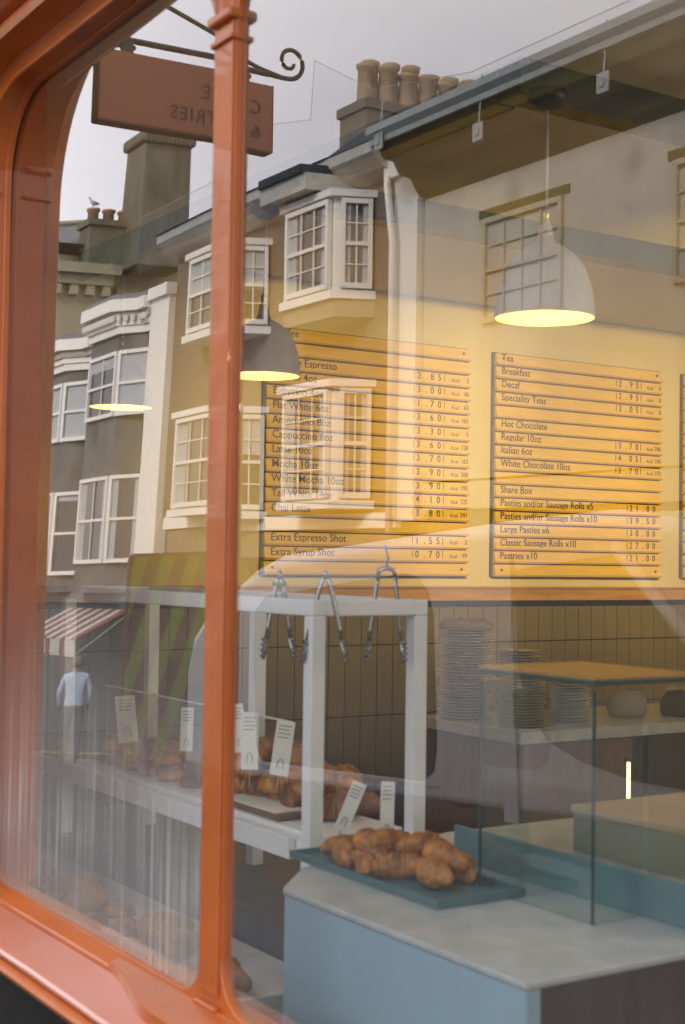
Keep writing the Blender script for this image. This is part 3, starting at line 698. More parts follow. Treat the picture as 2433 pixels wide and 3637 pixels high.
# wall around the shopfront
WB = mat('brown_brick_own', (.28, .13, .08), .8, var=.2)
t = thing('raised_unseen_shop_building', 'orange and rendered front of the shop building above its window, raised out of view to shade the facades opposite', 'building', (0, .051, 0))  # upper walls raised, out of view, to shade the lower facades opposite
MB().box(-8.2, 4, 0, .2, 3.11, 13).build('wall', mat('own_render', (.45, .42, .36), .8), t)
MB().box(-8.2, XL-.42, 0, .2, -.9, 3.109).build('wall', ORG, t)
MB().box(.5, 4, 0, .2, -.2, 3.109).build('wall', ORG, t)
MB().box(XL-.419, .499, .0, .05, ZTP+.10, 3.109).build('fascia', ORG, t)
MB().prism([(-.34, 3.25), (-.34, 3.42), (-.0005, 3.5), (-.0005, 3.0), (-.10, 3.0), (-.22, 3.18)], 'x', -8.1, 3.9).build('cornice', ORG, t)
MB().box(-8.2, 4, .2, 8.8, 3.2, 13).build('upper_storeys', mat('own_render', (.45, .42, .36), .8), t)

# glass panes, the left one slightly warped like old sheet glass
def pane(x0, x1, k, xc, zc, m, k2=0.):
    NX, NZ = 16, 28; vs = []; fs = []
    for i in range(NX+1):
        for j in range(NZ+1):
            x = x0-.006+(x1-x0+.012)*i/NX; z = ZB-.006+(ZTP-ZB+.012)*j/NZ
            vs.append((x, k*(x-xc)*(z-zc)+k2*(x-xc)**2, z))
    for i in range(NX):
        for j in range(NZ):
            a = i*(NZ+1)+j; fs.append((a, a+1, a+NZ+2, a+NZ+1))
    return MB().add(vs, fs).build('window_pane', m, SG, smooth=True)
pane(*panes[0], -.010, -2.75, 1.55, WIN_L)
pane(*panes[1], 0., -1.65, 1.6, WIN_R)
pane(*panes[2], 0., -.5, 1.6, WIN_R)


# ================================================================== STREET SIDE (seen mirrored in the glass); yv = distance out from the glass
WHITE = mat('white_joinery', (.82, .79, .74), .5, var=.04)
PANE = mat('sash_glass', (.035, .04, .045), .06, var=.3, scale=2, spec=1.0)
CURT = mat('net_curtain', (.42, .44, .46), .8, var=.1, stretch=(14, 14, .4))
GREYB = mat('grey_rendered_brick', (.095, .10, .10), .9, col2=(.17, .178, .172), scale=2.2, stretch=(1.5, 1.5, .6), bump=.2)
BROWNB = mat('brown_hung_tile', (.095, .07, .056), .85, col2=(.22, .165, .13), scale=3, stretch=(.5, .5, 9), bump=.3)
CREAM = mat('cream_render', (.42, .39, .33), .9, col2=(.56, .52, .44), scale=.9, stretch=(1.6, 1, .5))
SLATE = mat('slate_roof', (.02, .024, .032), .85, spec=.2, col2=(.04, .046, .06), scale=3, stretch=(1, 1, 6))
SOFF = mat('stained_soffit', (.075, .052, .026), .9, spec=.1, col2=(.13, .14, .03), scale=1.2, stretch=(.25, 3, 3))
LEAD = mat('gutter_grey', (.30, .33, .32), .5)
STONEY = mat('yellow_stone', (.36, .32, .20), .85, var=.12, scale=1.5)
MOSS = mat('mossy_stone', (.085, .085, .055), .9, col2=(.17, .16, .11), scale=1.3, stretch=(2, 2, .5))
TERRA = mat('terracotta_pot', (.34, .20, .13), .8, var=.15)
SHOPD = mat('dark_shopfront', (.05, .055, .05), .5)
VANW = mat('white_van_paint', (.50, .52, .55), .25, var=.02, coat=.6)
VANG = mat('van_glass', (.01, .012, .014), .08, spec=.8)
def V(p): return (p[0], -p[1], p[2])
def vbox(b, x0, x1, y0, y1, z0, z1): return b.box(x0, x1, -y1, -y0, z0, z1)
def wall_poly(b, pts, z0, z1):
    """vertical faces along a virtual plan polyline, closed prism"""
    return b.prism([(x, -y) for x, y in pts], 'z', z0, z1)
def sash(parent, p0, p1, z0, z1, cols=2, rows=2, curtain=False, jm=None):
    """sash window between two plan points on a face: frame, meeting rail, glazing bars, glass; sits 2 cm proud"""
    a = Vector((p0[0], -p0[1], 0)); b_ = Vector((p1[0], -p1[1], 0)); d = b_-a; Lw = d.length; ang = math.atan2(d.y, d.x)
    H_ = z1-z0
    o = MB().box(0, .07, -.03, .06, 0, H_).box(Lw-.07, Lw, -.03, .06, 0, H_).box(.0705, Lw-.0705, -.03, .06, 0, .09).box(.0705, Lw-.0705, -.03, .06, H_-.08, H_).box(.0705, Lw-.0705, -.01, .05, H_*.5-.03, H_*.5+.03).build('window', jm or WHITE, parent)
    o.rotation_euler = (0, 0, ang); px, py, pz = parent.location; o.location = (a.x-px, a.y-py, z0-pz)
    bars = MB()
    for i in range(1, cols): x = .07+(Lw-.14)*i/cols; bars.box(x-.012, x+.012, .0, .03, .0905, H_*.5-.031).box(x-.012, x+.012, .0, .03, H_*.5+.031, H_-.0805)
    for i in range(1, rows):
        for q in (0, 1): z = .09+(H_*.5-.12)*i/rows+q*(H_*.5-.06+.0); bars.box(.0705, Lw-.0705, .002, .028, z-.01, z+.01)
    if cols > 1 or rows > 1: bars.build('glazing_bars', jm or WHITE, o)
    rn = random.random()
    MB().box(.06, Lw-.06, -.012, -.006, .05, H_-.05).build('pane', CURT if curtain and rn < .6 else PANE, o)
    if rn > .45: MB().box(.075, Lw-.075, -.0055, -.0035, H_*(.95-.5*random.random()), H_-.09).build('blind', CURT, o)
    if rn < .5: MB().box(.075, .075+Lw*.17, -.0055, -.0035, .095, H_-.09).box(Lw-.075-Lw*.15, Lw-.075, -.0055, -.0035, .095, H_-.09).build('curtain', CURT, o)
    return o
def bay(parent, xr, xf1, xf0, xl, yw, yf, z0, z1, cols=(3, 2), curtain=False, skirt=None, roof=True, mt=None):
    px, py, pz = parent.location
    def loc_poly(g=0.):
        return [(xl-g, yw+.05), (xf0-g*.4, yf-g), (xf1+g*.4, yf-g), (xr+g, yw+.05)]
    P = lambda q: [(x-px, -y-py) for x, y in q]
    MB().prism(P([(xl+.06, yw+.05), (xf0+.03, yf+.05), (xf1-.03, yf+.05), (xr-.06, yw+.05)]), 'z', z0-pz, z1-pz).build('bay', mt or WHITE, parent)
    MB().prism(P(loc_poly(.06)), 'z', z0-.14-pz, z0-.001-pz).build('bay_sill', WHITE, parent)
    MB().prism(P(loc_poly(.08)), 'z', z1+.001-pz, z1+.12-pz).build('bay_head', WHITE, parent)
    w1 = .14
    sash(parent, (xf0+w1, yf), (xf1-w1*.7, yf), z0+.03, z1-.03, cols[0], 2, curtain)
    dx, dy = xr-xf1, yw-yf; Ls = math.hypot(dx, dy); u = (dx/Ls, dy/Ls)
    sash(parent, (xf1+u[0]*.12, yf+u[1]*.12), (xr-u[0]*.05, yw-u[1]*.05), z0+.03, z1-.03, cols[1], 2, curtain)
    dx, dy = xf0-xl, yf-yw; Ls = math.hypot(dx, dy); u = (dx/Ls, dy/Ls)
    sash(parent, (xl+u[0]*.05, yw+u[1]*.05), (xf0-u[0]*.12, yf-u[1]*.12), z0+.03, z1-.03, cols[1], 2, curtain)
YW = 11.8
# --- cream building nearest, with coved eave
t = thing('cream_building', 'cream rendered building with a coved mossy eave across the street', 'building', (-13, -YW, -1))
def lb(b, x0, x1, y0, y1, z0, z1, t=t): return b.box(x0+13, x1+13, -(y1-YW), -(y0-YW), z0+1, z1+1)
lb(MB(), -17.78, -5, YW, YW+7, 2.8, 7.35).build('wall', CREAM, t)
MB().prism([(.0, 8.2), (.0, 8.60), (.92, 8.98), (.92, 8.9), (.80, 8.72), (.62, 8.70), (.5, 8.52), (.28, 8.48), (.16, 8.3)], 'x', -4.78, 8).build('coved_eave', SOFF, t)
MB().prism([(.80, 8.985), (.80, 9.16), (.90, 9.16), (1.04, 9.18), (1.06, 9.06), (.98, 8.985), (.98, 8.90), (.90, 8.90), (.90, 8.985)], 'x', -4.9, 8).build('gutter', LEAD, t)
MB().prism([(.95, 9.11), (-3.2, 11.2), (-7, 9.11), (-7, 8.36), (-.001, 8.36), (-.001, 8.9), (.8, 9.05)], 'x', -4.85, 8).build('roof', SLATE, t)
for xa, xb_ in ((-16.28, -14.56), (-12.5, -10.7)):
    lb(MB(), xa-.12, xb_+.12, YW-.02, YW+.0, 6.62, 6.74).build('window_head', SOFF, t)
    sash(t, (xa, YW), (xb_, YW), 5.05, 6.6, 4, 2, False, mat('tan_joinery', (.45, .38, .27), .6))
lb(MB(), -17.7, -5, YW+.05, YW+1, -1.6, 2.79).build('shopfront_base', SHOPD, t)
lb(MB(), -17.6, -5, YW-.12, YW+.0, 2.35, 2.75).build('fascia', mat('cream_fascia', (.5, .46, .36), .6), t)
sl = MB().box(0, 5.2, -.03, .03, 0, .05).mesh('slat', WHITE)
for i in range(7): link_mesh('slat', sl, t, (-.2, .09, 1+1.7+.1*i-.12))
# brackets with netting posts on the gutter
tn = thing('gull_netting', 'fine bird netting on thin posts along the eaves', 'netting', (-13, -YW+.9, 7.4))
def npost(x, z0, z1, yv=YW-1.0, plate=True):
    MB().tube([(x+13, -(yv-YW+.9), z0-7.4), (x+13-.05, -(yv-YW+.9)-.1, z1-7.4)], .013, 6).build('post', LEAD, tn)
    if plate: MB().box(x+13-.09, x+13+.12, -(yv-YW+.9)+.01, -(yv-YW+.9)+.03, z0-7.4-.12, z0-7.4+.13).box(x+13-.03, x+13+.05, -(yv-YW+.9)+.0305, -(yv-YW+.9)+.045, z0-7.4-.05, z0-7.4+.07).build('bracket_plate', LEAD, tn)
PX = [(-12.75, 7.45, 8.28), (-15.2, 7.45, 8.28), (-17.6, 7.9, 8.7), (-10.3, 7.45, 8.28)]
for x, a, c in PX: npost(x, a, c)
NETM = None
def netmat():
    M = bpy.data.materials.new('fine_netting'); M.use_nodes = True; n = M.node_tree; n.nodes.clear()
    o = n.nodes.new('ShaderNodeOutputMaterial'); a = n.nodes.new('ShaderNodeBsdfTransparent'); d = n.nodes.new('ShaderNodeBsdfDiffuse'); d.inputs[0].default_value = (.2, .24, .32, 1)
    x = n.nodes.new('ShaderNodeMixShader'); x.inputs[0].default_value = .10
    n.links.new(a.outputs[0], x.inputs[1]); n.links.new(d.outputs[0], x.inputs[2]); n.links.new(x.outputs[0], o.inputs[0]); return M
NETM = netmat()
q = [(-8, 8.28), (-10.35, 8.28), (-12.8, 8.28), (-15.25, 8.28), (-17.65, 8.7), (-19.5, 9.7), (-19.6, 8.75), (-20.9, 9.0), (-22.2, 8.8), (-23.8, 8.5), (-27, 8.55)]
b = MB(); vs = []; fs = []
for i, (x, z) in enumerate(q):
    yv = YW-1.0-(.1 if i < 5 else 0); zb = 7.95 if i < 5 else 8.0
    vs += [(x+13, -(yv-YW+.9), z-7.4), (x+13, -(yv-YW+.9)-.05, zb-.6*(i > 6)-7.4)]
for i in range(len(q)-1): fs.append((2*i, 2*i+1, 2*i+3, 2*i+2))
MB().add(vs, fs).build('net', NETM, tn)
MB().tube([vs[2*i] for i in range(len(q))], .005, 5).build('top_wire', LEAD, tn)

# --- white corner pipe / pilaster between cream and brown building
t = thing('brown_building', 'brown tile hung building with white bay windows across the street', 'building', (-22, -YW, -1.6))
ox, oz = 22, 1.6
def bb(x0, x1, y0, y1, z0, z1): return MB().box(x0+ox, x1+ox, -(y1-YW), -(y0-YW), z0+oz, z1+oz)
bb(-27, -18.45, YW, YW+7, 2.2, 7.75).build('wall', BROWNB, t)
bb(-18.44, -17.82, YW-.12, YW+.3, 2.2, 7.65).build('corner_pilaster', WHITE, t)
bb(-18.50, -17.79, YW-.22, YW+.3, 7.66, 7.95).build('pilaster_head', WHITE, t)
MB().prism([(-.02, 9.36), (.30, 9.45), (.55, 9.65), (.55, 9.82), (.0, 9.82)], 'x', -5, 3.5).build('eave', mat('pale_eave', (.45, .44, .40), .7), t)
MB().prism([(.57, 9.83), (-.05, 10.33), (-7, 10.33), (-7, 9.83)], 'x', 2.2, 3.9).build('roof', SLATE, t)
MB().prism([(.60, 9.83), (.2, 10.02), (-7, 10.0), (-7, 9.83)], 'x', -5, 2.19).build('roof', SLATE, t)
MB().prism([(-22.3+ox, -.1), (-21.3+ox, 1.0), (-19.9+ox, 1.0), (-19.5+ox, -.1)], 'z', 9.56, 9.70).build('bay_roof', SLATE, t)
MB().prism([(-22.3+ox, -.1), (-21.35+ox, .93), (-19.85+ox, .93), (-19.55+ox, -.1)], 'z', 9.28, 9.559).build('bay_eave', MC['pale_eave'], t)
MB().tube([(3.4, .16, 9.5), (3.62, .3, 9.1), (3.75, .28, 8.2), (3.75, .28, 3.6)], .06, 8).build('downpipe', WHITE, t, smooth=True)
bay(t, -19.15, -19.45, -21.05, -21.35, YW, YW-.62, 5.98, 7.52, (3, 2))
bay(t, -19.12, -19.42, -21.05, -21.35, YW, YW-.62, 2.55, 4.40, (3, 2))
bay(t, -22.55, -22.9, -25.2, -25.6, YW, YW-.62, 5.85, 7.35, (4, 2))
bay(t, -22.6, -22.95, -25.4, -25.8, YW, YW-.62, 2.45, 4.25, (4, 2))
bb(-26.9, -18.3, YW-.03, YW+.0, 2.1, 2.35).build('string_course', WHITE, t)
MB().prism([(-21.35+ox, .0), (-21.05+ox, .60), (-19.45+ox, .60), (-19.15+ox, .0)], 'z', 5.55+oz, 5.83+oz).build('bay_skirt', mat('tan_board', (.30, .25, .17), .7), t)  # tan brown skirt below the upper bay
bb(-27, -17.8, YW+.1, YW+1, -2.6, 2.19).build('shopfront_base', SHOPD, t)
bb(-26.5, -18.2, YW-.1, YW+.09, 1.6, 2.05).build('fascia', mat('brown_fascia', (.20, .15, .10), .6), t)
# chimney stack with pots
t = thing('chimney_stack', 'broad mossy chimney stack with a tight double row of buff pots behind the slate roof', 'chimney', (-22.0, -13.2, 8.5))
MB().box(-.45, .45, -4.6, 0, 0, 1.42).box(-.50, .50, -4.65, .05, 1.4205, 1.6).build('stack', mat('stack_brick', (.13, .12, .085), .85, var=.25, scale=2), t)
potm = mat('buff_pot', (.36, .26, .17), .8, var=.2, scale=3)
pot = MB().lathe([(0, 0), (.15, 0), (.145, .12), (.125, .72), (.155, .76), (.165, .84), (.13, .86), (.12, .78), (0, .75)], 14).mesh('chimney_pot', potm, True)
for i in range(9):
    link_mesh('chimney_pot', pot, t, (-.12, -.45-.47*i, 1.602), scale=(1.15, 1.15, 1.12+.05*((i*7) % 3-1)))
    link_mesh('chimney_pot', pot, t, (.05, -.22-.47*i, 1.602), scale=(1.05, 1.05, .90+.06*((i*5) % 2)))

# --- grey building with stepped bowed white cornices
t = thing('grey_building', 'grey rendered bay fronted building with thick white moulded cornices', 'building', (-31, -YW, -2.3))
ox, oz = 31, 2.3
bb(-31.0, -27.95, YW, YW+7, 1.0, 6.5).build('wall', GREYB, t)
bb(-36.5, -31.001, YW, YW+7, .6, 6.1).build('wall', GREYB, t)
bb(-27.94, -27.02, YW-.15, YW+.4, .9, 7.05).build('corner_pilaster', WHITE, t)
bb(-28.0, -26.98, YW-.25, YW+.4, 7.051, 7.3).build('pilaster_head', WHITE, t)
def bow(xl, xr, bays_, z, hgt, out_, name, m, proud):
    pts = [(xl, YW+.3)]
    pts.append((xl, YW-proud))
    for (a, b2, d) in bays_: pts += [(a, YW-proud), (a+.45, YW-d-proud), (b2-.45, YW-d-proud), (b2, YW-proud)]
    pts += [(xr, YW-proud), (xr, YW+.3)]
    return MB().prism([(x+31, -(y-YW)) for x, y in pts], 'z', z+2.3, z+hgt+2.3).build(name, m, t)
for (xl, xr, B, z) in ((-31.0, -27.95, [(-30.9, -28.3, .45)], 6.5), (-36.5, -31.001, [(-34.6, -31.4, .45)], 6.08)):
    bow(xl, xr, B, z+.42, .26, 0, 'cornice', WHITE, .34); bow(xl, xr, B, z+.25, .169, 0, 'cornice', mat('cornice_taupe', (.38, .34, .30), .7), .22)  # second course is a darker taupe than the white ones
    bow(xl, xr, B, z+.12, .129, 0, 'cornice', WHITE, .16); bow(xl, xr, B, z-.05, .169, 0, 'cornice', WHITE, .10)
    bow(xl, xr, B, z+.681, .12, 0, 'lead_flashing', mat('lead', (.14, .15, .16), .5), .25)
    bow(xl, xr, B, .8, z-.86, 0, 'bay_front', GREYB, .0)
    for i in range(26 if B[0][0] > -31 else 30):
        x = xl+.06+i*.12
        if x < xr-.1:
            (a, b2, d) = B[0]; yy = .23+(d*min(1, max(0, (x-a)/.45, 0))*min(1, max(0, (b2-x)/.45)) if a < x < b2 else 0)
            MB().box(x+31, x+.06+31, yy-.01, yy+.06, z+.20+2.3, z+.33+2.3).build('dentil', WHITE, t)
def greyw(xa, xb_, xc, z0, z1, cols, curtain=False):
    # front sash xa..xb_ on bay front, splay sash to xc at wall
    d = .46
    sash(t, (xa, YW-d-.02), (xb_, YW-d-.02), z0, z1, cols[0], 1, curtain)
    sash(t, (xb_+.05, YW-d-.01), (xc, YW-.03), z0, z1, cols[1], 1, curtain)
greyw(-30.35, -28.80, -28.02, 4.65, 6.08, (2, 1), True)
greyw(-33.9, -31.95, -31.12, 4.35, 5.75, (2, 1), True)
greyw(-30.35, -28.80, -28.02, 1.45, 3.35, (2, 1))
greyw(-33.9, -31.95, -31.12, 1.2, 3.15, (2, 1))
bb(-36.5, -27.0, YW-.05, YW+.0, .55, .95).build('fascia', mat('grey_fascia', (.20, .19, .16), .6), t)
bb(-36.5, -27.0, YW+.1, YW+1, -3.5, .54).build('shopfront_base', SHOPD, t)
bb(-28.6, -26.9, YW-.12, YW+.099, .1, .6).build('hanging_board', mat('dark_green_board', (.02, .05, .04), .5), t)
# awning with scalloped stripes
t = thing('shop_awning', 'red and white striped shop awning over the pavement', 'awning', (-29.6, -YW+.1, -.6))
AWR = mat('awning_red', (.20, .06, .055), .7); AWW = mat('awning_white', (.45, .42, .39), .7)
for i in range(12):
    x0 = -1.8+i*.27
    MB().prism([(0, 1.0), (1.15, .45), (1.16, .47), (0, 1.03)], 'x', x0, x0+.268).build('stripe', AWR if i % 2 else AWW, t)
    MB().prism([(1.13, .10), (1.15, .10), (1.17, .45), (1.15, .45)], 'x', x0, x0+.268).build('valance', AWW if i % 3 else AWR, t)
tx = text('SHOP', .2, (1.3, 1.18, .18), t, SHOPD, (R(90), 0, R(180)), name='awning_lettering')
MB().tube([(-1.75, .02, .9), (-1.75, 1.14, .12)], .02, 6).build('arm', LEAD, t); MB().tube([(1.4, .02, .9), (1.4, 1.14, .12)], .02, 6).build('arm', LEAD, t)
bpy.data.objects.remove(tx)

# --- yellow stone building closing the street
t = thing('stone_building', 'yellow stone classical building with a slate hipped roof closing the street', 'building', (-46, -20, 0))
def sb(b, x0, x1, y0, y1, z0, z1): return b.box(x0+46, x1+46, -(y1-20), -(y0-20), z0, z1)
sb(MB(), -56, -46, 13, 34, -4, 12.0).build('wall', STONEY, t)
sb(MB(), -46, -45.6, 13, 17.9, -4, 10.9).build('projecting_bay', STONEY, t)
sb(MB(), -46, -45.3, 13, 18.1, 10.9, 11.25).build('cornice', STONEY, t)
sb(MB(), -46, -45.1, 13, 18.3, 11.251, 11.6).build('cornice', STONEY, t)
for i in range(7): sb(MB(), -45.6, -45.35, 14+.62*i, 14.3+.62*i, 10.55, 10.895).build('modillion', STONEY, t)
for i in range(2): sb(MB(), -45.98, -45.5, 15.2+i*2.3, 15.7+i*2.3, 4, 10.4).build('pilaster', STONEY, t)
sb(MB(), -46, -45.7, 18.4, 34, 10.75, 10.95).build('string_course', STONEY, t)
sb(MB(), -46.0, -45.55, 18.35, 34, 11.95, 12.3).build('eaves', mat('eave_grey', (.10, .10, .09), .7), t)
MB().add([(.5, 8, 12.3), (.5, -14, 12.3), (-10, -14, 12.3), (-10, 8, 12.3), (-4, .8, 14.2), (-4, -14, 14.4), ], [(0, 1, 5, 4), (0, 4, 3), (3, 4, 5, 2), (0, 3, 2, 1)]).build('roof', mat('slate_pale', (.10, .105, .11), .5, var=.2, scale=1, stretch=(1, 1, 5)), t)
MB().tube([(.5, 8, 12.33), (-4, .8, 14.25), (-4, -14, 14.45)], .12, 6).build('ridge_tiles', STONEY, t)
for y0 in (19.6, 23.0): sash_ = sb(MB(), -46.0, -45.95, y0, y0+1.4, 7.2, 9.6).build('window', PANE, t)
t = thing('great_chimney', 'tall square mossy stone chimney with a ribbed cap', 'chimney', (-44.8, -19.3, 11.4))
MB().add([(-.9, -1.0, 0), (.9, -1.0, 0), (.9, 1.0, 0), (-.9, 1.0, 0), (-.8, -.93, 4.2), (.8, -.93, 4.2), (.8, .93, 4.2), (-.8, .93, 4.2)],
         [(0, 3, 2, 1), (4, 5, 6, 7), (0, 1, 5, 4), (1, 2, 6, 5), (2, 3, 7, 6), (3, 0, 4, 7)]).build('stack', MOSS, t, bevel=.06)
MB().box(-.93, .93, -1.08, 1.08, 4.2, 4.62).build('cap', MOSS, t, bevel=.12, seg=4)
rb = MB().box(-.03, .03, -.03, .03, 0, .42).mesh('rib', MOSS)
for i in range(12): link_mesh('rib', rb, t, (.94, -.95+i*.172, 4.2))
for i in range(3): link_mesh('chimney_pot', pot, t, (0, -.55+.55*i, 4.6), scale=(1, 1, .35))
t = thing('green_chimney', 'squat mossy chimney with three terracotta pots and a gull', 'chimney', (-45.6, -17.8, 11.6))
MB().box(-.5, .5, -.85, .85, 0, 1.3).box(-.6, .6, -.95, .95, 1.3, 1.5).build('stack', MOSS, t)
tp = MB().lathe([(0, 0), (.2, 0), (.2, .35), (.25, .38), (.25, .46), (.15, .46), (0, .4)], 14).mesh('chimney_pot', TERRA, True)
for i in range(3): link_mesh('chimney_pot', tp, t, (0, -.62+.6*i, 1.5))
t = thing('tall_chimney', 'slim tall buff chimney with a gull on top', 'chimney', (-45, -22.5, 12.6))
MB().lathe([(0, 0), (.26, 0), (.24, 2.4), (.30, 2.5), (.30, 2.62), (0, 2.62)], 14).build('stack', mat('buff_pot2', (.36, .28, .2), .8), t)
def gull(x, y, z, rz, label):
    t = thing('gull', label, 'gull', (x, y, z), rz, 'gulls on the chimneys')
    GW = mat('gull_white', (.6, .6, .58), .7); GG = mat('gull_grey', (.22, .23, .25), .7)
    prof_ = [(-.25, .20, .012), (-.17, .19, .05), (-.05, .19, .085), (.06, .22, .08), (.12, .28, .05), (.15, .34, .045), (.19, .36, .035), (.23, .345, .012), (.27, .34, .005)]
    vs = []; fs = []; S = 10
    for (x_, z_, r_) in prof_:
        for j in range(S): a = 2*math.pi*j/S; vs.append((x_, r_*.85*math.cos(a), z_+r_*math.sin(a)))
    for i in range(len(prof_)-1):
        for j in range(S): fs.append((i*S+j, i*S+(j+1) % S, (i+1)*S+(j+1) % S, (i+1)*S+j))
    fs += [tuple(range(S)), tuple(range((len(prof_)-1)*S, len(prof_)*S))]
    MB().add(vs, fs).build('body', GW, t, smooth=True)
    for s in (-1, 1):
        MB().tube([(.06, s*.07, .23), (-.08, s*.08, .22), (-.28, s*.03, .19)], .045, 8, r2=.008, flat=.35).build('wing', GG, t, smooth=True)
        MB().tube([(.0, s*.03, .12), (.0, s*.03, .0)], .008, 6).build('leg', TERRA, t)
gull(-45.6, -17.2, 13.56, R(80), 'gull standing on the left pot of the squat chimney')
gull(-45, -22.5, 15.22, R(-100), 'gull standing on the slim tall chimney')
# low roofs between
t = thing('slate_house', 'low slate roofed house behind the grey building', 'house', (-29, -15, 0))
MB().box(-3.5, 6, -6, 0, -3, 8.6).build('wall', STONEY, t)
MB().prism([(.3, 8.6), (-3, 10.2), (-6.3, 8.6)], 'x', -3.6, 6.2).build('roof', SLATE, t)

# ---------------- hanging sign over our own pavement
t = thing('hanging_sign', 'orange hanging sign board reading coffee & pastries on a scrolled black iron bracket', 'sign', (-4.3, -.93, 2.985))
SGN = mat('sign_orange', (.40, .15, .075), .55, var=.05)
IRON = mat('iron_black', (.02, .035, .035), .45)
MB().box(-.055, .0, -.345, .345, .0, .235).build('board', SGN, t, bevel=.002)
MB().box(-.0552, -.0002, .345, .349, -.002, .237).box(-.0552, -.0002, -.349, -.345, -.002, .237).box(-.0552, -.0002, -.3449, .3449, -.005, -.0005).build('edge', mat('sign_edge', (.10, .06, .05), .6), t)
text('COFFEE', .068, (.001, -.30, .125), t, mat('sign_ink', (.02, .02, .018), .6), (R(90), 0, R(90)), sp=1.15)
text('& PASTRIES', .068, (.001, -.30, .040), t, MC['sign_ink'], (R(90), 0, R(90)), sp=1.15)
b = MB()
MB().tube([(-.028, .93, .285), (-.028, -.34, .285)], .011, 8).build('arm', IRON, t)
MB().tube([(-.028, .93, .62), (-.028, .3, .49), (-.028, -.30, .30), (-.028, -.40, .285)], .009, 8, r2=.007).build('brace', IRON, t)
sp = []
for i in range(26):
    u = i/25; a = R(-90)-u*R(430); rad = .062*(1-.72*u); sp.append((-.028, -.43+rad*math.cos(a)*1.0, .347+rad*math.sin(a)))
sp = [(-.028, -.34, .285), (-.028, -.39, .283)] + sp
MB().tube(sp, .009, 8, r2=.007).build('scroll', IRON, t, smooth=True)
for y in (.24, -.24):
    MB().box(-.040, -.016, y-.02, y+.02, .236, .278).build('hanger', IRON, t)
    MB().tube([(-.028, y-.03, .262), (-.028, y+.035, .262)], .008, 8).build('bolt', IRON, t)
MB().box(-.06, .004, .93, .955, .22, .68).build('wall_plate', IRON, t)
t.rotation_euler = (0, 0, 0)

# ---------------- vans
def van_side(t, L0, yv, prof_, z0):
    pass
t = thing('white_van', 'white delivery van parked across from the window, seen only as a reflection', 'van', (-8.6, -5.0, -.55))
# side silhouette (x, z) relative; front to +x
sil = [(-3.50, .35), (-3.52, 1.2), (-3.40, 1.62), (-2.95, 1.95), (-2.40, 2.16), (-1.9, 2.27), (1.2, 2.33), (2.2, 2.32), (2.75, 2.22), (3.35, 1.75), (3.75, 1.32), (4.5, 1.12), (4.62, .85), (4.62, .38)]
def loft(secs, m, name, par):
    n = len(secs[0]); vs = [p for s in secs for p in s]; fs = []
    for i in range(len(secs)-1):
        for j in range(n): k = (j+1) % n; fs.append((i*n+j, i*n+k, (i+1)*n+k, (i+1)*n+j))
    fs += [tuple(range(n)), tuple(range((len(secs)-1)*n, len(secs)*n))[::-1]]
    return MB().add(vs, fs).build(name, m, par, bevel=.05, seg=3)
def inset(s, f_, dz): cx_ = .9; return [(cx_+(x-cx_)*f_, z if z < 1.3 else z-dz) for x, z in s]
secs = []
for y, f_, dz in ((0.02, .985, .10), (-.12, 1, .0), (-1.78, 1, .0), (-1.92, .985, .10)): secs.append([(x, y, z) for x, z in inset(sil, f_, dz)])
loft(secs, VANW, 'body', t)
GY = .026
side_glass = [(1.35, 1.98), (1.35, 1.30), (1.47, 1.05), (1.62, .86), (1.95, .74), (2.38, .66), (3.05, .62), (3.25, 1.15), (2.30, 2.03)]
MB().prism([(x, z) for x, z in side_glass], 'y', .0225, GY).build('door_window', VANG, t)
MB().prism([(-2.0, 1.92), (-2.18, 1.80), (-2.22, 1.3), (-2.2, .62), (-2.1, .5), (.25, .5), (.38, .58), (.42, .75), (.42, 1.70), (.36, 1.88), (.24, 1.98), (.08, 2.02)], 'y', .0225, GY).build('side_window', VANG, t)
MB().box(-2.1, .45, .0266, .034, .47, .50).build('window_trim', VANW, t)
MB().box(1.18, 1.32, .0225, .040, .3, 2.1).build('door_pillar', VANW, t)
MB().tube([(3.45, .03, .98), (2.85, .03, 1.55), (2.32, .03, 2.08)], .05, 8).build('windscreen_pillar', VANW, t, smooth=True)
wm = MB().lathe([(0, -.11), (.32, -.11), (.36, -.07), (.36, .07), (.32, .11), (0, .11)], 24).mesh('wheel', NOIR, True)
for x in (-1.6, 3.4):
    for y in (-.10, -1.8): link_mesh('wheel', wm, t, (x, y, .36), (R(90), 0, 0))
MB().box(1.6, 1.75, .03, .3, .95, 1.2).build('mirror', NOIR, t, bevel=.03)
t.rotation_euler = (0, R(-3.6), 0)
# free-standing striped panel in place of the open rear door of a second van
t = thing('chevron_door_panel', 'tall panel striped in red and yellow green in place of an open van door', 'door_panel', (-14.3, -6.25, -1.13))
CY = mat('chevron_yellow', (.20, .25, .04), .8, spec=.1); CRD_ = mat('chevron_red', (.11, .06, .055), .8, spec=.1)
sec = [(-.92, .35), (-.92, 2.72), (.88, 2.72), (.92, 2.66), (.92, .35)]
MB().prism([(y, z) for y, z in sec], 'x', -.07, -.001).build('body', CRD_, t, bevel=.01)
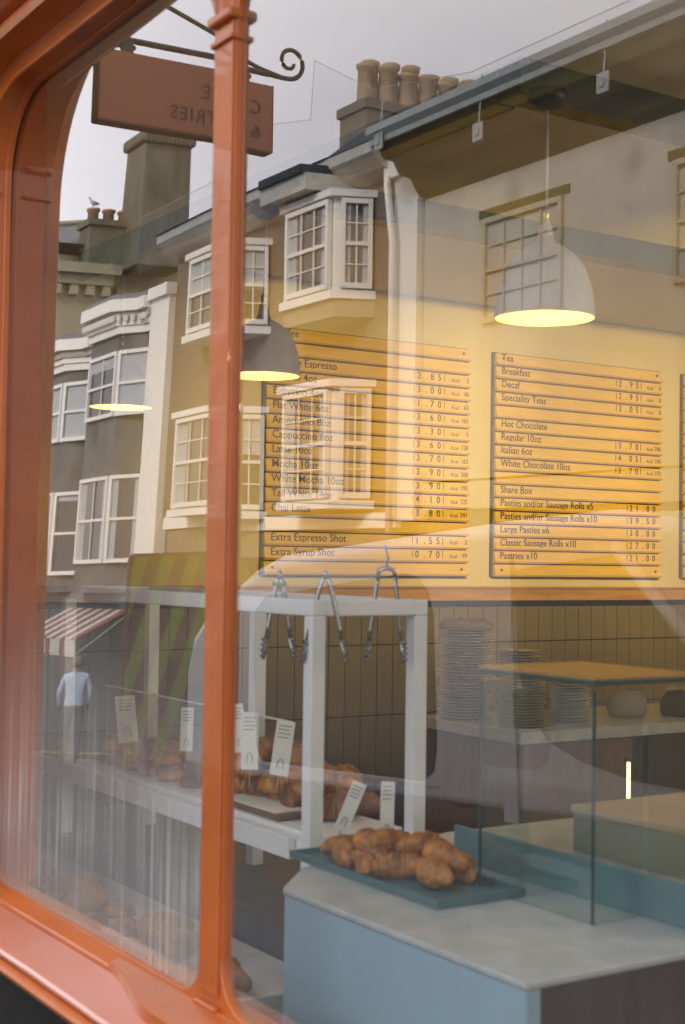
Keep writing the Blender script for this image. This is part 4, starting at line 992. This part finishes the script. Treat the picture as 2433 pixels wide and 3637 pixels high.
# chevron stripes clipped to the rear door
def clip_poly(poly, ax, lim, keep):
    outp = []
    for i in range(len(poly)):
        a, b_ = poly[i], poly[(i+1) % len(poly)]; ia, ib = keep(a[ax], lim), keep(b_[ax], lim)
        if ia: outp.append(a)
        if ia != ib: u = (lim-a[ax])/(b_[ax]-a[ax]); outp.append(tuple(a[k]+u*(b_[k]-a[k]) for k in (0, 1)))
    return outp
le = lambda v, l: v <= l; ge = lambda v, l: v >= l
k = 0
for side in (-1, 1):
    for i in range(-8, 9):
        z0 = .0+i*.55; lean = 3.4
        pl = [(0, z0+lean*1.0), (side*.90, z0+lean*1.0-lean*.9), (side*.90, z0+.55+lean*1.0-lean*.9), (0, z0+.55+lean)]
        for a_, l_, f_ in ((1, .45, ge), (1, 2.68, le)):
            if len(pl) > 2: pl = clip_poly(pl, a_, l_, f_)
        if len(pl) > 2:
            MB().prism(pl, 'x', .0, .004+.0003*(i % 2)).build('stripe', CY if i % 2 else CRD_, t)
MB().box(-.5, -.071, -.9, -.5, .0, .5).box(-.5, -.071, .5, .9, .0, .5).build('stand', NOIR, t)

# ---------------- man in a pale blue shirt, seen from behind
def skin_person(name, label, loc, rz, shirt, trousers, hairm, skinm, h=1.72, shop=None):
    t = thing(name, label, 'person', loc, rz)
    J = {'pel': (0, 0, .93), 'sp': (0, 0, 1.12), 'ch': (0, .01, 1.32), 'nk': (0, 0, 1.48), 'hd': (0, .02, 1.56), 'ht': (0, .02, 1.70),
         'sl': (-.17, 0, 1.41), 'el': (-.25, .0, 1.14), 'wl': (-.22, -.10, .92), 'hl': (-.215, -.12, .84), 'sr': (.17, 0, 1.41), 'er': (.25, .0, 1.14), 'wr': (.22, -.10, .92), 'hr': (.215, -.12, .84),
         'tl': (-.09, 0, .86), 'kl': (-.10, -.02, .48), 'al': (-.10, .02, .09), 'fl': (-.11, -.13, .03), 'tr': (.09, 0, .86), 'kr': (.10, -.02, .48), 'ar': (.10, .02, .09), 'fr': (.11, -.13, .03)}
    E_ = [('pel', 'sp'), ('sp', 'ch'), ('ch', 'nk'), ('nk', 'hd'), ('hd', 'ht'), ('ch', 'sl'), ('sl', 'el'), ('el', 'wl'), ('wl', 'hl'), ('ch', 'sr'), ('sr', 'er'), ('er', 'wr'), ('wr', 'hr'),
          ('pel', 'tl'), ('tl', 'kl'), ('kl', 'al'), ('al', 'fl'), ('pel', 'tr'), ('tr', 'kr'), ('kr', 'ar'), ('ar', 'fr')]
    Rr = dict(pel=(.15, .11), sp=(.145, .105), ch=(.165, .115), nk=(.055, .055), hd=(.075, .088), ht=(.06, .075), sl=(.065, .06), el=(.045, .045), wl=(.032, .03), hl=(.04, .022), tl=(.09, .09), kl=(.06, .06), al=(.04, .045), fl=(.045, .035))
    for a in ('s', 'e', 'w', 'h', 't', 'k', 'a', 'f'): Rr[a+'r'] = Rr[a+'l']
    ks = list(J); me = bpy.data.meshes.new('body'); me.from_pydata([J[q] for q in ks], [(ks.index(a), ks.index(b)) for a, b in E_], [])
    o = bpy.data.objects.new('body', me); COL.objects.link(o); o.parent = t
    M = bpy.data.materials.new('person_clothes'); M.use_nodes = True; n = M.node_tree; bs_ = n.nodes['Principled BSDF']; bs_.inputs['Roughness'].default_value = .8
    tc_ = n.nodes.new('ShaderNodeTexCoord'); sx = n.nodes.new('ShaderNodeSeparateXYZ'); rp = n.nodes.new('ShaderNodeValToRGB'); rp.color_ramp.interpolation = 'CONSTANT'
    mr = n.nodes.new('ShaderNodeMath'); mr.operation = 'MULTIPLY'; mr.inputs[1].default_value = .5
    n.links.new(tc_.outputs['Object'], sx.inputs[0]); n.links.new(sx.outputs[2], mr.inputs[0]); n.links.new(mr.outputs[0], rp.inputs[0]); n.links.new(rp.outputs[0], bs_.inputs['Base Color'])
    e = rp.color_ramp.elements; e[0].position = 0; e[0].color = (.03, .02, .02, 1); e[1].position = .05; e[1].color = (*trousers, 1)
    e2 = e.new(.47); e2.color = (*shirt, 1); e3 = e.new(.745); e3.color = (*skinm, 1)
    me.materials.append(M)
    sm = o.modifiers.new('skin', 'SKIN')
    if not len(me.skin_vertices):
        bm = bmesh.new(); bm.from_mesh(me); bm.verts.layers.skin.verify(); bm.to_mesh(me); bm.free()
    for i, q in enumerate(ks):
        me.skin_vertices[0].data[i].radius = Rr[q]
    me.skin_vertices[0].data[0].use_root = True
    sm.use_smooth_shade = True
    s2 = o.modifiers.new('sub', 'SUBSURF'); s2.levels = 2; s2.render_levels = 2
    MB().lathe([(0, .12), (.05, .11), (.085, .06), (.092, 0), (.08, -.06), (0, -.05)], 16).build('hair', mat('hair_'+name, hairm, .8), t, loc=(0, .035, 1.63), smooth=True)
    return t
skin_person('person', 'man in a pale blue shirt standing with his back to the window across the street', (-21.9, -8.0, gz(-21.9)-.098), R(-69), (.34, .42, .56), (.05, .05, .07), (.12, .09, .07), (.45, .28, .2))
skin_person('person', 'person in dark clothes farther down the street', (-25.5, -8.6, gz(-25.5)-.098), R(160), (.10, .05, .04), (.04, .04, .05), (.05, .035, .02), (.45, .28, .2))
